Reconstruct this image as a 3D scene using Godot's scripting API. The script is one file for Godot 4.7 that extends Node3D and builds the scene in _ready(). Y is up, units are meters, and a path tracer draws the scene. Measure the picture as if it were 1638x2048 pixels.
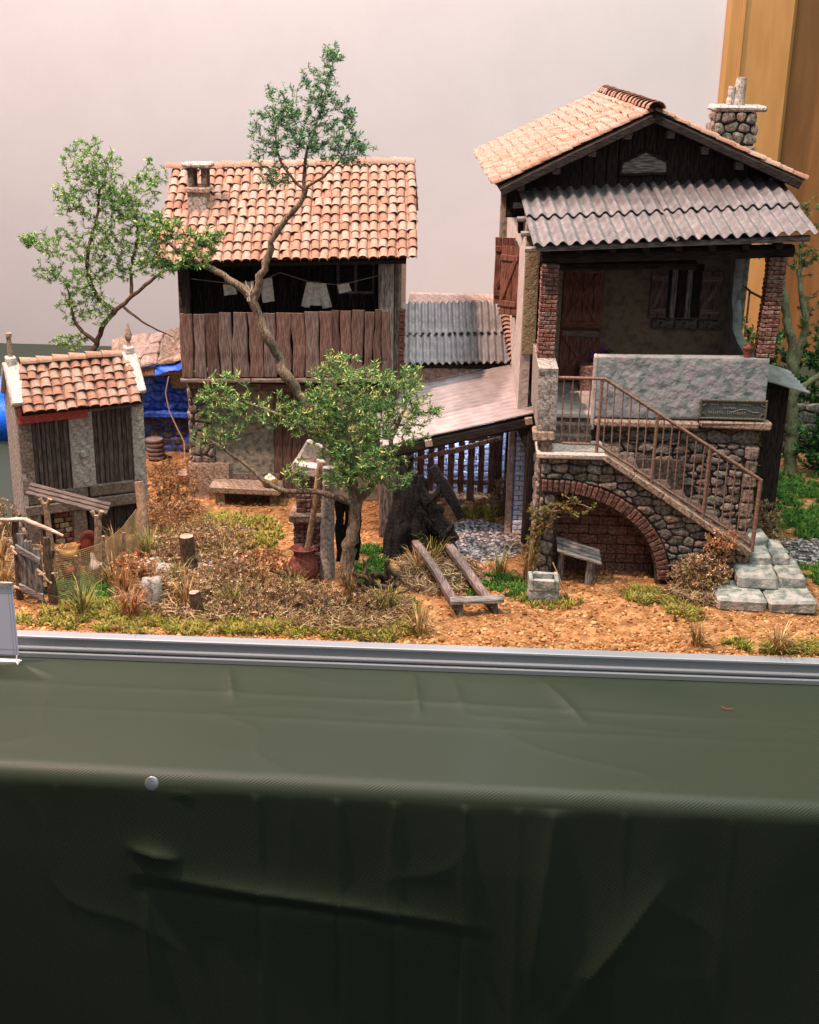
extends Node3D
# A model-railway-like diorama of old stone farm buildings on a cloth-covered table. All lengths in the code are centimetres, turned to metres when a mesh is committed.

const CM := 0.01
var org := Vector3.ZERO
var rng := RandomNumberGenerator.new()
var taken := {}
var M := {}
var fine: NoiseTexture2D
var hills := FastNoiseLite.new()
var rough_noise := FastNoiseLite.new()


class Mb:
	var p := PackedVector3Array()
	var n := PackedVector3Array()
	var c := PackedColorArray()
	var col := Color.WHITE
	var colored := false

	func tri(a: Vector3, b: Vector3, d: Vector3) -> void:
		var q := (b - a).cross(d - a).normalized()
		p.append(a); p.append(d); p.append(b)
		n.append(q); n.append(q); n.append(q)
		if colored:
			c.append(col); c.append(col); c.append(col)

	func trin(a: Vector3, b: Vector3, d: Vector3, na: Vector3, nb: Vector3, nd: Vector3) -> void:
		p.append(a); p.append(d); p.append(b)
		n.append(na); n.append(nd); n.append(nb)
		if colored:
			c.append(col); c.append(col); c.append(col)

	func quad(a: Vector3, b: Vector3, d: Vector3, e: Vector3) -> void:
		tri(a, b, d); tri(a, d, e)

	func tout(a: Vector3, b: Vector3, d: Vector3, o: Vector3) -> void:
		if (b - a).cross(d - a).dot((a + b + d) / 3.0 - o) < 0.0:
			tri(a, d, b)
		else:
			tri(a, b, d)

	func qout(a: Vector3, b: Vector3, d: Vector3, e: Vector3, o: Vector3) -> void:
		tout(a, b, d, o); tout(a, d, e, o)

	# rows of points as one smooth surface
	func grid(rows: Array, closed := false, colors: Array = []) -> void:
		var nr := rows.size()
		var nc: int = rows[0].size()
		var nn := []
		for i in nr:
			var r := PackedVector3Array()
			r.resize(nc)
			nn.append(r)
		for i in nr:
			var ia := maxi(i - 1, 0)
			var ib := mini(i + 1, nr - 1)
			for j in nc:
				var ja := (j - 1 + nc) % nc if closed else maxi(j - 1, 0)
				var jb := (j + 1) % nc if closed else mini(j + 1, nc - 1)
				var du: Vector3 = rows[i][jb] - rows[i][ja]
				var dv: Vector3 = rows[ib][j] - rows[ia][j]
				var q := dv.cross(du)
				nn[i][j] = q.normalized() if q.length_squared() > 1e-16 else Vector3.UP
		var last := nc if closed else nc - 1
		for i in nr - 1:
			for j in last:
				var k := (j + 1) % nc
				if colors:
					c.append(colors[i][j]); c.append(colors[i][k]); c.append(colors[i + 1][k])
					c.append(colors[i][j]); c.append(colors[i + 1][k]); c.append(colors[i + 1][j])
				var keep := colored
				if colors:
					colored = false
				trin(rows[i][j], rows[i + 1][k], rows[i][k], nn[i][j], nn[i + 1][k], nn[i][k])
				trin(rows[i][j], rows[i + 1][j], rows[i + 1][k], nn[i][j], nn[i + 1][j], nn[i + 1][k])
				colored = keep

	func tube(pts: PackedVector3Array, rad: PackedFloat32Array, sides := 6, caps := true) -> void:
		var rows := []
		var side := Vector3.ZERO
		for i in pts.size():
			var t := (pts[mini(i + 1, pts.size() - 1)] - pts[maxi(i - 1, 0)]).normalized()
			if i == 0:
				side = t.cross(Vector3.UP if absf(t.y) < 0.9 else Vector3.RIGHT).normalized()
			else:
				side = (side - t * side.dot(t)).normalized()
			var up := side.cross(t)
			var row := PackedVector3Array()
			for k in sides:
				var a := TAU * k / sides
				row.append(pts[i] + (side * cos(a) + up * sin(a)) * rad[i])
			rows.append(row)
		grid(rows, true)
		if caps:
			for e in [0, pts.size() - 1]:
				for k in range(1, sides - 1):
					tout(rows[e][0], rows[e][k], rows[e][k + 1], pts[(pts.size() - 1) / 2])

	# chamfered box; b is its basis, j how much its corners stray
	func bevel(o: Vector3, half: Vector3, b := Basis(), ch := 0.05, j := 0.0, r: RandomNumberGenerator = null) -> void:
		var q := {}
		for sx in [-1, 1]:
			for sy in [-1, 1]:
				for sz in [-1, 1]:
					var s := Vector3(sx, sy, sz)
					var off := Vector3.ZERO
					if j > 0.0:
						off = Vector3(r.randf_range(-j, j), r.randf_range(-j, j), r.randf_range(-j, j))
					for a in 3:
						var pt := (half - Vector3(ch, ch, ch)) * s
						pt[a] = half[a] * s[a]
						q[[sx, sy, sz, a]] = o + b * (pt + off)
		for a in 3:
			var u := (a + 1) % 3
			var v := (a + 2) % 3
			for sg in [-1, 1]:
				var ks := []
				for uv in [[-1, -1], [1, -1], [1, 1], [-1, 1]]:
					var s := [0, 0, 0]
					s[a] = sg; s[u] = uv[0]; s[v] = uv[1]
					ks.append(q[[s[0], s[1], s[2], a]])
				qout(ks[0], ks[1], ks[2], ks[3], o)
			if ch > 0.0:
				for s1 in [-1, 1]:
					for s2 in [-1, 1]:
						var lo := [0, 0, 0]
						lo[u] = s1; lo[v] = s2; lo[a] = -1
						var hi: Array = lo.duplicate()
						hi[a] = 1
						qout(q[[lo[0], lo[1], lo[2], u]], q[[hi[0], hi[1], hi[2], u]], q[[hi[0], hi[1], hi[2], v]], q[[lo[0], lo[1], lo[2], v]], o)
		if ch > 0.0:
			for sx in [-1, 1]:
				for sy in [-1, 1]:
					for sz in [-1, 1]:
						tout(q[[sx, sy, sz, 0]], q[[sx, sy, sz, 1]], q[[sx, sy, sz, 2]], o)

	func box(lo: Vector3, hi: Vector3, ch := 0.05, j := 0.0, r: RandomNumberGenerator = null) -> void:
		bevel((lo + hi) / 2.0, (hi - lo) / 2.0, Basis(), ch, j, r)

	# a solid between a lower and an upper outline of equal length
	func prism(a: PackedVector3Array, b: PackedVector3Array) -> void:
		var o := Vector3.ZERO
		for v in a: o += v
		for v in b: o += v
		o /= float(a.size() + b.size())
		for i in a.size():
			var k := (i + 1) % a.size()
			qout(a[i], a[k], b[k], b[i], o)
		for i in range(1, a.size() - 1):
			tout(a[0], a[i], a[i + 1], o)
			tout(b[0], b[i], b[i + 1], o)


func V(x: float, y: float, z: float) -> Vector3:
	return Vector3(x, y, z)

func rr(a: float, b: float) -> float:
	return rng.randf_range(a, b)

func commit(mb: Mb, at := Vector3.INF) -> ArrayMesh:
	var o := org if at == Vector3.INF else at
	var a := []
	a.resize(Mesh.ARRAY_MAX)
	var pts := PackedVector3Array()
	pts.resize(mb.p.size())
	for i in mb.p.size():
		pts[i] = (mb.p[i] - o) * CM
	a[Mesh.ARRAY_VERTEX] = pts
	a[Mesh.ARRAY_NORMAL] = mb.n
	if mb.c.size() == mb.p.size():
		a[Mesh.ARRAY_COLOR] = mb.c
	var m := ArrayMesh.new()
	m.add_surface_from_arrays(Mesh.PRIMITIVE_TRIANGLES, a)
	return m

func numbered(s: String) -> String:
	var k: int = taken.get(s, 0)
	taken[s] = k + 1
	return s if k == 0 else "%s_%03d" % [s, k]

func tag(o: Node3D, label: String, category: String, group := "") -> void:
	o.set_meta("label", label)
	o.set_meta("category", category)
	if group:
		o.set_meta("group", group)

func thing(called: String, label: String, category: String, at: Vector3, turn := 0.0, group := "") -> Node3D:
	var o := Node3D.new()
	o.name = numbered(called)
	add_child(o)
	o.position = at * CM
	o.rotation.y = turn
	tag(o, label, category, group)
	org = at if turn == 0.0 else Vector3.ZERO
	return o

func part(parent: Node3D, called: String, mb: Mb, m: Material, label := "") -> MeshInstance3D:
	var o := MeshInstance3D.new()
	o.name = called
	o.mesh = commit(mb)
	o.material_override = m
	parent.add_child(o, true)
	if label:
		o.set_meta("label", label)
	return o

# a copy of a shared mesh (already in metres, round its own origin), t in centimetres
func inst(parent: Node3D, called: String, mesh: Mesh, m: Material, t: Transform3D) -> MeshInstance3D:
	var o := MeshInstance3D.new()
	o.name = called
	o.mesh = mesh
	o.material_override = m
	o.transform = Transform3D(t.basis, (t.origin - org) * CM)
	parent.add_child(o, true)
	return o

# a top-level thing that is one mesh
func single(called: String, mb: Mb, m: Material, label: String, category: String, at: Vector3, group := "") -> MeshInstance3D:
	org = at
	var o := part(self, numbered(called), mb, m)
	o.position = at * CM
	tag(o, label, category, group)
	return o

func structure(called: String, mb: Mb, m: Material, label: String, category: String, kind := "structure") -> MeshInstance3D:
	org = Vector3.ZERO
	var o := part(self, called, mb, m)
	tag(o, label, category)
	o.set_meta("kind", kind)
	return o

func scatter(parent: Node3D, called: String, mesh: Mesh, m: Material, where: Array, colors: PackedColorArray) -> MultiMeshInstance3D:
	var mm := MultiMesh.new()
	mm.transform_format = MultiMesh.TRANSFORM_3D
	mm.use_colors = true
	mm.mesh = mesh
	mm.instance_count = where.size()
	for i in where.size():
		var t: Transform3D = where[i]
		mm.set_instance_transform(i, Transform3D(t.basis, (t.origin - org) * CM))
		mm.set_instance_color(i, colors[i])
	var o := MultiMeshInstance3D.new()
	o.name = called
	o.multimesh = mm
	o.material_override = m
	parent.add_child(o, true)
	return o

func hexc(h: String) -> Color:
	return Color(h)

func lin(h: String) -> Color:
	return Color(h).srgb_to_linear()

# a matt material: colours run along a noise, relief from the shared fine noise; rep = repeats per metre along x, y, z
func mat(key: String, cols: Array, rep: Vector3, rough := 0.9, relief := 0.05, freq := 0.012, world := true) -> StandardMaterial3D:
	var m := StandardMaterial3D.new()
	m.resource_name = key
	var g := Gradient.new()
	var offs := PackedFloat32Array()
	var cc := PackedColorArray()
	for i in cols.size():
		offs.append(0.22 + 0.56 * i / maxf(cols.size() - 1, 1))
		cc.append(hexc(cols[i]))
	g.offsets = offs
	g.colors = cc
	var f := FastNoiseLite.new()
	f.seed = key.hash() % 1000
	f.frequency = freq
	f.fractal_octaves = 5
	f.fractal_gain = 0.6
	var t := NoiseTexture2D.new()
	t.width = 384
	t.height = 384
	t.seamless = true
	t.noise = f
	t.color_ramp = g
	m.albedo_texture = t
	m.uv1_triplanar = true
	m.uv1_world_triplanar = world
	m.uv1_scale = rep
	m.roughness = rough
	m.metallic_specular = 0.35
	if relief > 0.0:
		m.heightmap_enabled = true
		m.heightmap_texture = fine
		m.heightmap_scale = relief
	m.cull_mode = BaseMaterial3D.CULL_DISABLED
	M[key] = m
	return m

func tint(key: String, from: String, c: String, rep := Vector3.ZERO) -> StandardMaterial3D:
	var m: StandardMaterial3D = M[from].duplicate()
	m.resource_name = key
	m.albedo_color = hexc(c)
	if rep != Vector3.ZERO:
		m.uv1_scale = rep
	M[key] = m
	return m

func plain(key: String, c: String, rough := 0.8) -> StandardMaterial3D:
	var m := StandardMaterial3D.new()
	m.resource_name = key
	m.albedo_color = hexc(c)
	m.roughness = rough
	m.metallic_specular = 0.35
	m.cull_mode = BaseMaterial3D.CULL_DISABLED
	M[key] = m
	return m

func leafy(key: String, back := 0.25) -> StandardMaterial3D:
	var m := StandardMaterial3D.new()
	m.resource_name = key
	m.vertex_color_use_as_albedo = true
	m.roughness = 0.65
	m.metallic_specular = 0.3
	m.cull_mode = BaseMaterial3D.CULL_DISABLED
	if back > 0.0:
		m.backlight_enabled = true
		m.backlight = Color(back, back, back)
	M[key] = m
	return m

func gh(x: float, z: float) -> float:
	var h := hills.get_noise_2d(x * 3.0, z * 3.0) * 0.35
	if z > -3.0:
		h *= clampf((-z - 1.0) / 2.0, 0.0, 1.0)
	return h - 0.05

func on(x: float, z: float) -> Vector3:
	return Vector3(x, gh(x, z), z)

# many small copies welded into one part with its own colours
func joined(parent: Node3D, called: String, mesh: Mesh, m: Material, where: Array, colors: PackedColorArray) -> MeshInstance3D:
	var src := mesh.surface_get_arrays(0)
	var sp: PackedVector3Array = src[Mesh.ARRAY_VERTEX]
	var sn: PackedVector3Array = src[Mesh.ARRAY_NORMAL]
	var n := sp.size()
	var pts := PackedVector3Array()
	var nrm := PackedVector3Array()
	var cc := PackedColorArray()
	for i in where.size():
		var t: Transform3D = where[i]
		var placed := Transform3D(t.basis, (t.origin - org) * CM)
		pts.append_array(placed * sp)
		nrm.append_array(Transform3D(t.basis.orthonormalized(), Vector3.ZERO) * sn)
		var one := PackedColorArray()
		one.resize(n)
		one.fill(colors[i])
		cc.append_array(one)
	var a := []
	a.resize(Mesh.ARRAY_MAX)
	a[Mesh.ARRAY_VERTEX] = pts
	a[Mesh.ARRAY_NORMAL] = nrm
	a[Mesh.ARRAY_COLOR] = cc
	var am := ArrayMesh.new()
	am.add_surface_from_arrays(Mesh.PRIMITIVE_TRIANGLES, a)
	var o := MeshInstance3D.new()
	o.name = called
	o.mesh = am
	o.material_override = m
	parent.add_child(o, true)
	return o

func make_materials() -> void:
	fine = NoiseTexture2D.new()
	fine.width = 512
	fine.height = 512
	fine.seamless = true
	var f := FastNoiseLite.new()
	f.seed = 5
	f.frequency = 0.02
	f.fractal_octaves = 6
	f.fractal_gain = 0.62
	fine.noise = f
	hills.seed = 11
	hills.frequency = 0.03
	rough_noise.seed = 3
	rough_noise.frequency = 0.6
	rough_noise.fractal_octaves = 4
	var iso := Vector3(45, 45, 45)
	# roof tiles, six tones sharing two noises
	mat("tile", ["806354", "8f7161", "9a7d6d", "a48a7a"], Vector3(60, 60, 60), 0.88, 0.02)
	tint("tile_1", "tile", "f8ece6"); tint("tile_2", "tile", "fff4ee"); tint("tile_3", "tile", "f0dcd2"); tint("tile_4", "tile", "e8d0c4"); tint("tile_5", "tile", "ffffff")
	tint("tile_v", "tile", "ffffff").vertex_color_use_as_albedo = true
	tint("tile_dark", "tile", "8c7466")
	# woods: _y, _x, _z say which way the grain runs
	mat("brown_y", ["58463f", "6b5952", "7b6a62", "8a7a72"], Vector3(90, 12, 90), 0.88, 0.045)
	tint("brown_y1", "brown_y", "e0d4d0"); tint("brown_y2", "brown_y", "ffe9e0"); tint("brown_y3", "brown_y", "d2bfb8")
	tint("brown_x", "brown_y", "ffffff", Vector3(14, 110, 110)); tint("brown_z", "brown_y", "ffffff", Vector3(110, 110, 14))
	mat("grey_y", ["554e4a", "716964", "8b837c", "9f968f"], Vector3(90, 12, 90), 0.9, 0.045)
	tint("grey_x", "grey_y", "ffffff", Vector3(14, 110, 110)); tint("grey_z", "grey_y", "ffffff", Vector3(110, 110, 14))
	tint("grey_y1", "grey_y", "d9cfc9"); tint("grey_y2", "grey_y", "b8aca5"); tint("slat_y", "grey_y", "b8a79f"); tint("slat_x", "grey_x", "b8a79f"); tint("slat_y1", "grey_y", "9d8e88")
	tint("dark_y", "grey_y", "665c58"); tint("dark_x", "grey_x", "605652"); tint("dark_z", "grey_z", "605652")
	tint("red_y", "brown_y", "ffc8b4"); tint("red_x", "brown_x", "ffc8b4")
	mat("pale_x", ["8a6f5c", "b09684", "ccb6a4"], Vector3(14, 110, 110), 0.9, 0.05)
	tint("pale_y", "pale_x", "ffffff", Vector3(110, 14, 110)); tint("pale_z", "pale_x", "ffffff", Vector3(110, 110, 14))
	mat("driftwood", ["0c0908", "17110e", "2a201a"], Vector3(70, 25, 70), 0.9, 0.3)
	mat("bark_tall", ["574638", "826d58", "a58f78"], Vector3(90, 30, 90), 0.9, 0.16)
	mat("twig_brown", ["6a4c36", "8a6a4e", "a5866a"], Vector3(60, 60, 60), 0.9, 0.0)
	mat("bark", ["3a2c22", "5c4838", "7a6350"], Vector3(120, 30, 120), 0.9, 0.08)
	mat("bark_green", ["4a4a34", "6d6d50", "85805c", "4f6a48"], Vector3(60, 30, 60), 0.9, 0.05)
	mat("stick", ["6b5240", "94765d", "b2967c"], Vector3(90, 40, 90), 0.9, 0.04)
	# stones
	mat("stone", ["5a514a", "7f746a", "988c81", "aba095"], iso, 0.92, 0.14)
	tint("stone_1", "stone", "f0e2da"); tint("stone_2", "stone", "d6e0da"); tint("stone_3", "stone", "dcd8d6"); tint("stone_4", "stone", "fff2ea"); tint("stone_5", "stone", "bcb8b6")
	mat("granite", ["6f645c", "95897f", "ada297", "c0b6ab"], Vector3(55, 55, 55), 0.92, 0.1)
	tint("granite_dark", "granite", "b5aaa2"); tint("granite_warm", "granite", "f5dfcf"); tint("granite_white", "granite", "ffffff")
	mat("slab", ["9c8c80", "c2b2a6", "d6c9be"], Vector3(50, 50, 50), 0.92, 0.08)
	mat("mortar", ["38312b", "4d443b", "62564b"], iso, 0.95, 0.1)
	mat("step", ["6c716a", "88897f", "a39d94", "b0a89f"], Vector3(14, 14, 14), 0.92, 0.1)
	mat("plaster", ["6f7875", "8a8e8b", "999694", "9f9392", "88908d"], Vector3(11, 11, 11), 0.95, 0.08)
	mat("wash", ["a0938a", "b1a49a", "bbafa5"], Vector3(17, 17, 17), 0.95, 0.05)
	mat("ochre", ["6f6650", "8f8264", "a08f72", "8c7a66"], Vector3(30, 30, 30), 0.95, 0.1)
	mat("plaster_grey", ["5d5a50", "7d776a", "8f8576"], Vector3(25, 25, 25), 0.95, 0.05)
	mat("plaster_pink", ["8a6f60", "ab8f80", "bfa596"], Vector3(35, 35, 35), 0.95, 0.08)
	mat("porch", ["5c5249", "70614f", "7d6852", "63625a"], Vector3(16, 16, 16), 0.95, 0.04)
	mat("brick", ["5c4238", "7c5a4e", "93746a", "a98d83"], Vector3(50, 50, 50), 0.9, 0.08)
	tint("brick_1", "brick", "f0dcd4"); tint("brick_2", "brick", "d9bcb2"); tint("brick_3", "brick", "ffeee6")
	tint("brick_arch", "brick", "cdbfb8"); tint("brick_arch1", "brick", "b5a9a4"); tint("brick_dark", "brick", "d8c4ba"); tint("brick_dark1", "brick", "c2afa6")
	mat("blue", ["2c4c9c", "3c64bc", "5478cc", "6c8cd0"], Vector3(30, 30, 30), 0.8, 0.08)  # blue lamp glow put into the stone colour
	tint("blue_1", "blue", "dfe6ff"); tint("blue_2", "blue", "c2ccf2")
	mat("blue_white", ["a4acc6", "c2c7d8", "d8dae4", "e8e6e8"], Vector3(40, 40, 40), 0.85, 0.08, 0.02)  # pale bluish lamp light put into the brick colour
	tint("blue_white1", "blue_white", "ffffff")
	mat("tarp", ["1450c8", "1e66e8", "2b74f0"], iso, 0.35, 0.03)
	# sheets
	mat("sheet", ["565150", "625b59", "6e6663", "7c736f"], Vector3(16, 16, 16), 0.9, 0.02)
	mat("sheet_grey", ["6c6a69", "7b7978", "8a8785", "989491"], Vector3(16, 16, 16), 0.9, 0.02)
	mat("sheet_fine", ["847874", "968a85", "a69b96"], Vector3(10, 60, 60), 0.88, 0.04)
	mat("rust", ["5f4338", "7f5e50", "9a7868"], Vector3(80, 80, 80), 0.75, 0.02)
	mat("bronze", ["4a463a", "5f5a4a", "6e6856"], Vector3(80, 80, 80), 0.55, 0.02)
	mat("plate", ["3f423f", "4d504c", "585a55"], Vector3(80, 80, 80), 0.6, 0.0)
	plain("letters", "8d8572", 0.6)
	mat("clay", ["623228", "7d463a", "935c4e"], Vector3(50, 50, 50), 0.75, 0.03)
	mat("rope", ["a08568", "c2a684", "d4bb9a"], Vector3(200, 200, 200), 0.95, 0.05)
	mat("linen", ["a39b90", "b9b1a6", "c8c0b6"], Vector3(40, 40, 40), 0.95, 0.03)
	plain("string", "8a8078")
	plain("wire", "8a7654", 0.6)
	plain("egg", "e6d2bc", 0.6)
	mat("basket", ["8a5a30", "b98048", "cf9a60"], Vector3(150, 150, 150), 0.9, 0.06)
	plain("hen_gold", "a07840"); plain("hen_white", "9c9084"); plain("hen_red", "6e3024"); plain("comb", "c02a22"); plain("beak", "d09a50")
	mat("red_paint", ["9a3a30", "b04a3e", "b8665a"], Vector3(40, 90, 90), 0.9, 0.05)
	var unseen_lamp_glow := plain("unseen_lamp_glow", "ffffff")  # glow of the unseen lamp under the lean-to
	unseen_lamp_glow.emission_enabled = true
	unseen_lamp_glow.emission = Color(0.75, 0.85, 1.0)
	unseen_lamp_glow.emission_energy_multiplier = 1.0
	# ground
	mat("sand", ["774f2c", "8b5f38", "9b6f46", "a88158"], Vector3(9, 9, 9), 0.95, 0.3, 0.02)
	mat("gravel", ["4a423e", "6a605a", "857a72"], Vector3(60, 60, 60), 0.95, 0.15, 0.03)
	var pb := leafy("pebble", 0.0)
	pb.roughness = 0.95
	leafy("leaf", 0.3)
	leafy("dry", 0.2)
	# room
	mat("wall", ["c7bab5", "c9bcb7", "cabdb8"], Vector3(1.5, 1.5, 1.5), 0.9, 0.0)
	mat("oak", ["ab7844", "b07d48", "b5824d"], Vector3(9, 1.2, 9), 0.5, 0.0)
	mat("oak_dark", ["7a4f2b", "80542f", "865933"], Vector3(9, 1.2, 9), 0.5, 0.0)
	var al := plain("aluminium", "8b8d90", 0.5)
	al.metallic = 0.25
	plain("card", "c9c6d2", 0.7)
	plain("card_line", "8f8b9c", 0.7)
	var pin := plain("pin", "85878b", 0.34)
	pin.metallic = 0.6
	plain("plastic_clip", "f0eeee", 0.4)
	plain("fibre", "9a4a3a")
	plain("purple", "7a3a7c")
	# satin: diagonal twill as relief
	var im := Image.create(64, 64, false, Image.FORMAT_RGB8)
	for y in 64:
		for x in 64:
			var h := 0.5 + 0.5 * sin(TAU * (x * 3 + y * 6) / 64.0)
			im.set_pixel(x, y, Color(h, h, h))
	var satin := StandardMaterial3D.new()
	satin.resource_name = "satin"
	satin.albedo_color = hexc("293022")
	satin.rim_enabled = true
	satin.rim = 0.12
	satin.rim_tint = 0.5
	satin.roughness = 0.5
	satin.metallic_specular = 0.32
	satin.heightmap_enabled = true
	satin.heightmap_texture = ImageTexture.create_from_image(im)
	satin.heightmap_scale = 0.01
	satin.uv1_triplanar = true
	satin.uv1_world_triplanar = true
	satin.uv1_scale = Vector3(110, 110, 110)
	satin.cull_mode = BaseMaterial3D.CULL_DISABLED
	M["satin"] = satin

func _ready() -> void:
	rng.seed = 7
	# camera
	var cam := Camera3D.new()
	cam.name = "camera"
	cam.keep_aspect = Camera3D.KEEP_HEIGHT
	cam.fov = rad_to_deg(2.0 * atan(1024.0 / 2560.0))
	cam.near = 0.02
	cam.far = 60.0
	cam.transform = Transform3D(Basis(Vector3.UP, 0.034) * Basis(Vector3.RIGHT, -deg_to_rad(19.85)) * Basis(Vector3.BACK, 0.02), V(0, 44.3, 90.5) * CM)
	add_child(cam)
	# the exhibition room's dim light, the lamps out of view, and added fill
	var we := WorldEnvironment.new()
	we.name = "environment"
	var env := Environment.new()
	env.background_mode = Environment.BG_COLOR
	env.background_color = Color(0.25, 0.25, 0.26)
	env.tonemap_mode = Environment.TONE_MAPPER_LINEAR
	env.tonemap_exposure = 1.0
	env.sdfgi_enabled = true
	env.ssao_enabled = true
	env.ssil_enabled = true
	we.environment = env
	add_child(we)
	lamp("key_spotlight", V(-75, 160, 20), V(0, 8, -25), Color(1.0, 0.85, 0.79), 4.7, 34.0, 0.025)
	lamp("unseen_wall_spot", V(-105, 190, -60), V(-60, 10, -140), Color(1.0, 0.91, 0.9), 5.6, 55.0, 0.06)  # out of view, placed to light the left of the wall
	panel("unseen_wall_washer", V(10, 215, -72), V(10, 50, -140), Color(0.97, 0.97, 1.0), Vector2(2.4, 0.3), 6.3)  # out of view, placed to brighten the back wall
	panel("unseen_ceiling_panel", V(80, 200, 10), V(20, 0, -10), Color(0.84, 1.0, 0.9), Vector2(1.2, 0.8), 1.9)  # out of view, throws greenish light over the right side
	panel("front_fill_light", V(35, 215, 130), V(5, 10, -20), Color(0.92, 0.96, 1.0), Vector2(2.0, 1.6), 2.3)  # added cool fill from above and in front
	panel("low_front_fill", V(30, 95, 240), V(5, 8, -25), Color(0.94, 0.96, 1.0), Vector2(1.6, 1.2), 0.8)  # added low fill from the camera side
	make_materials()
	room()
	table()
	ground()
	stone_house()
	barn()
	shed_between()
	lean_to()
	granary()
	blue_lit_shed()
	yard()
	trees()
	plants()

func lamp(called: String, at: Vector3, to: Vector3, color: Color, energy: float, angle: float, size: float) -> void:
	var s := SpotLight3D.new()
	s.name = called
	s.position = at * CM
	s.look_at_from_position(at * CM, to * CM, Vector3.UP)
	s.light_color = color
	s.light_energy = energy
	s.light_size = size
	s.spot_angle = angle
	s.spot_angle_attenuation = 0.6
	s.spot_range = 8.0
	s.spot_attenuation = 2.0
	s.shadow_enabled = true
	add_child(s)

func panel(called: String, at: Vector3, to: Vector3, color: Color, size: Vector2, energy: float) -> void:
	var a := AreaLight3D.new()
	a.name = called
	a.look_at_from_position(at * CM, to * CM, Vector3.RIGHT)
	a.light_color = color
	a.area_size = size
	a.light_energy = energy
	a.shadow_enabled = true
	add_child(a)

func room() -> void:
	var b := Mb.new()
	b.box(V(-330, -75, -146), V(43.6, 170, -140), 0.3)
	structure("back_wall", b, M.wall, "plain pinkish white wall behind the diorama", "wall")
	b = Mb.new()
	b.box(V(43.2, -75, -145), V(54.6, 170, -138.5), 0.6)
	b.box(V(45.5, -75, -138.7), V(46.1, 170, -138.0), 0.1)
	structure("door_frame", b, M.oak, "honey coloured wooden upright where the white wall ends", "door frame")
	b = Mb.new()
	b.box(V(54.8, -75, -147), V(280, 170, -141.5), 0.3)
	structure("door_panel", b, M.oak_dark, "dark brown wooden panel beside the honey coloured upright", "door")

func crease(x: float, z: float, a: Vector2, b: Vector2, w: float) -> float:
	var ab := b - a
	var q := Vector2(x, z) - a
	var t := clampf(q.dot(ab) / ab.length_squared(), 0.0, 1.0)
	var d := (q - ab * t).length() / w
	return exp(-absf(d) * 1.3) * sin(PI * clampf(t * 0.9 + 0.1, 0.0, 1.0))

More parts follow.
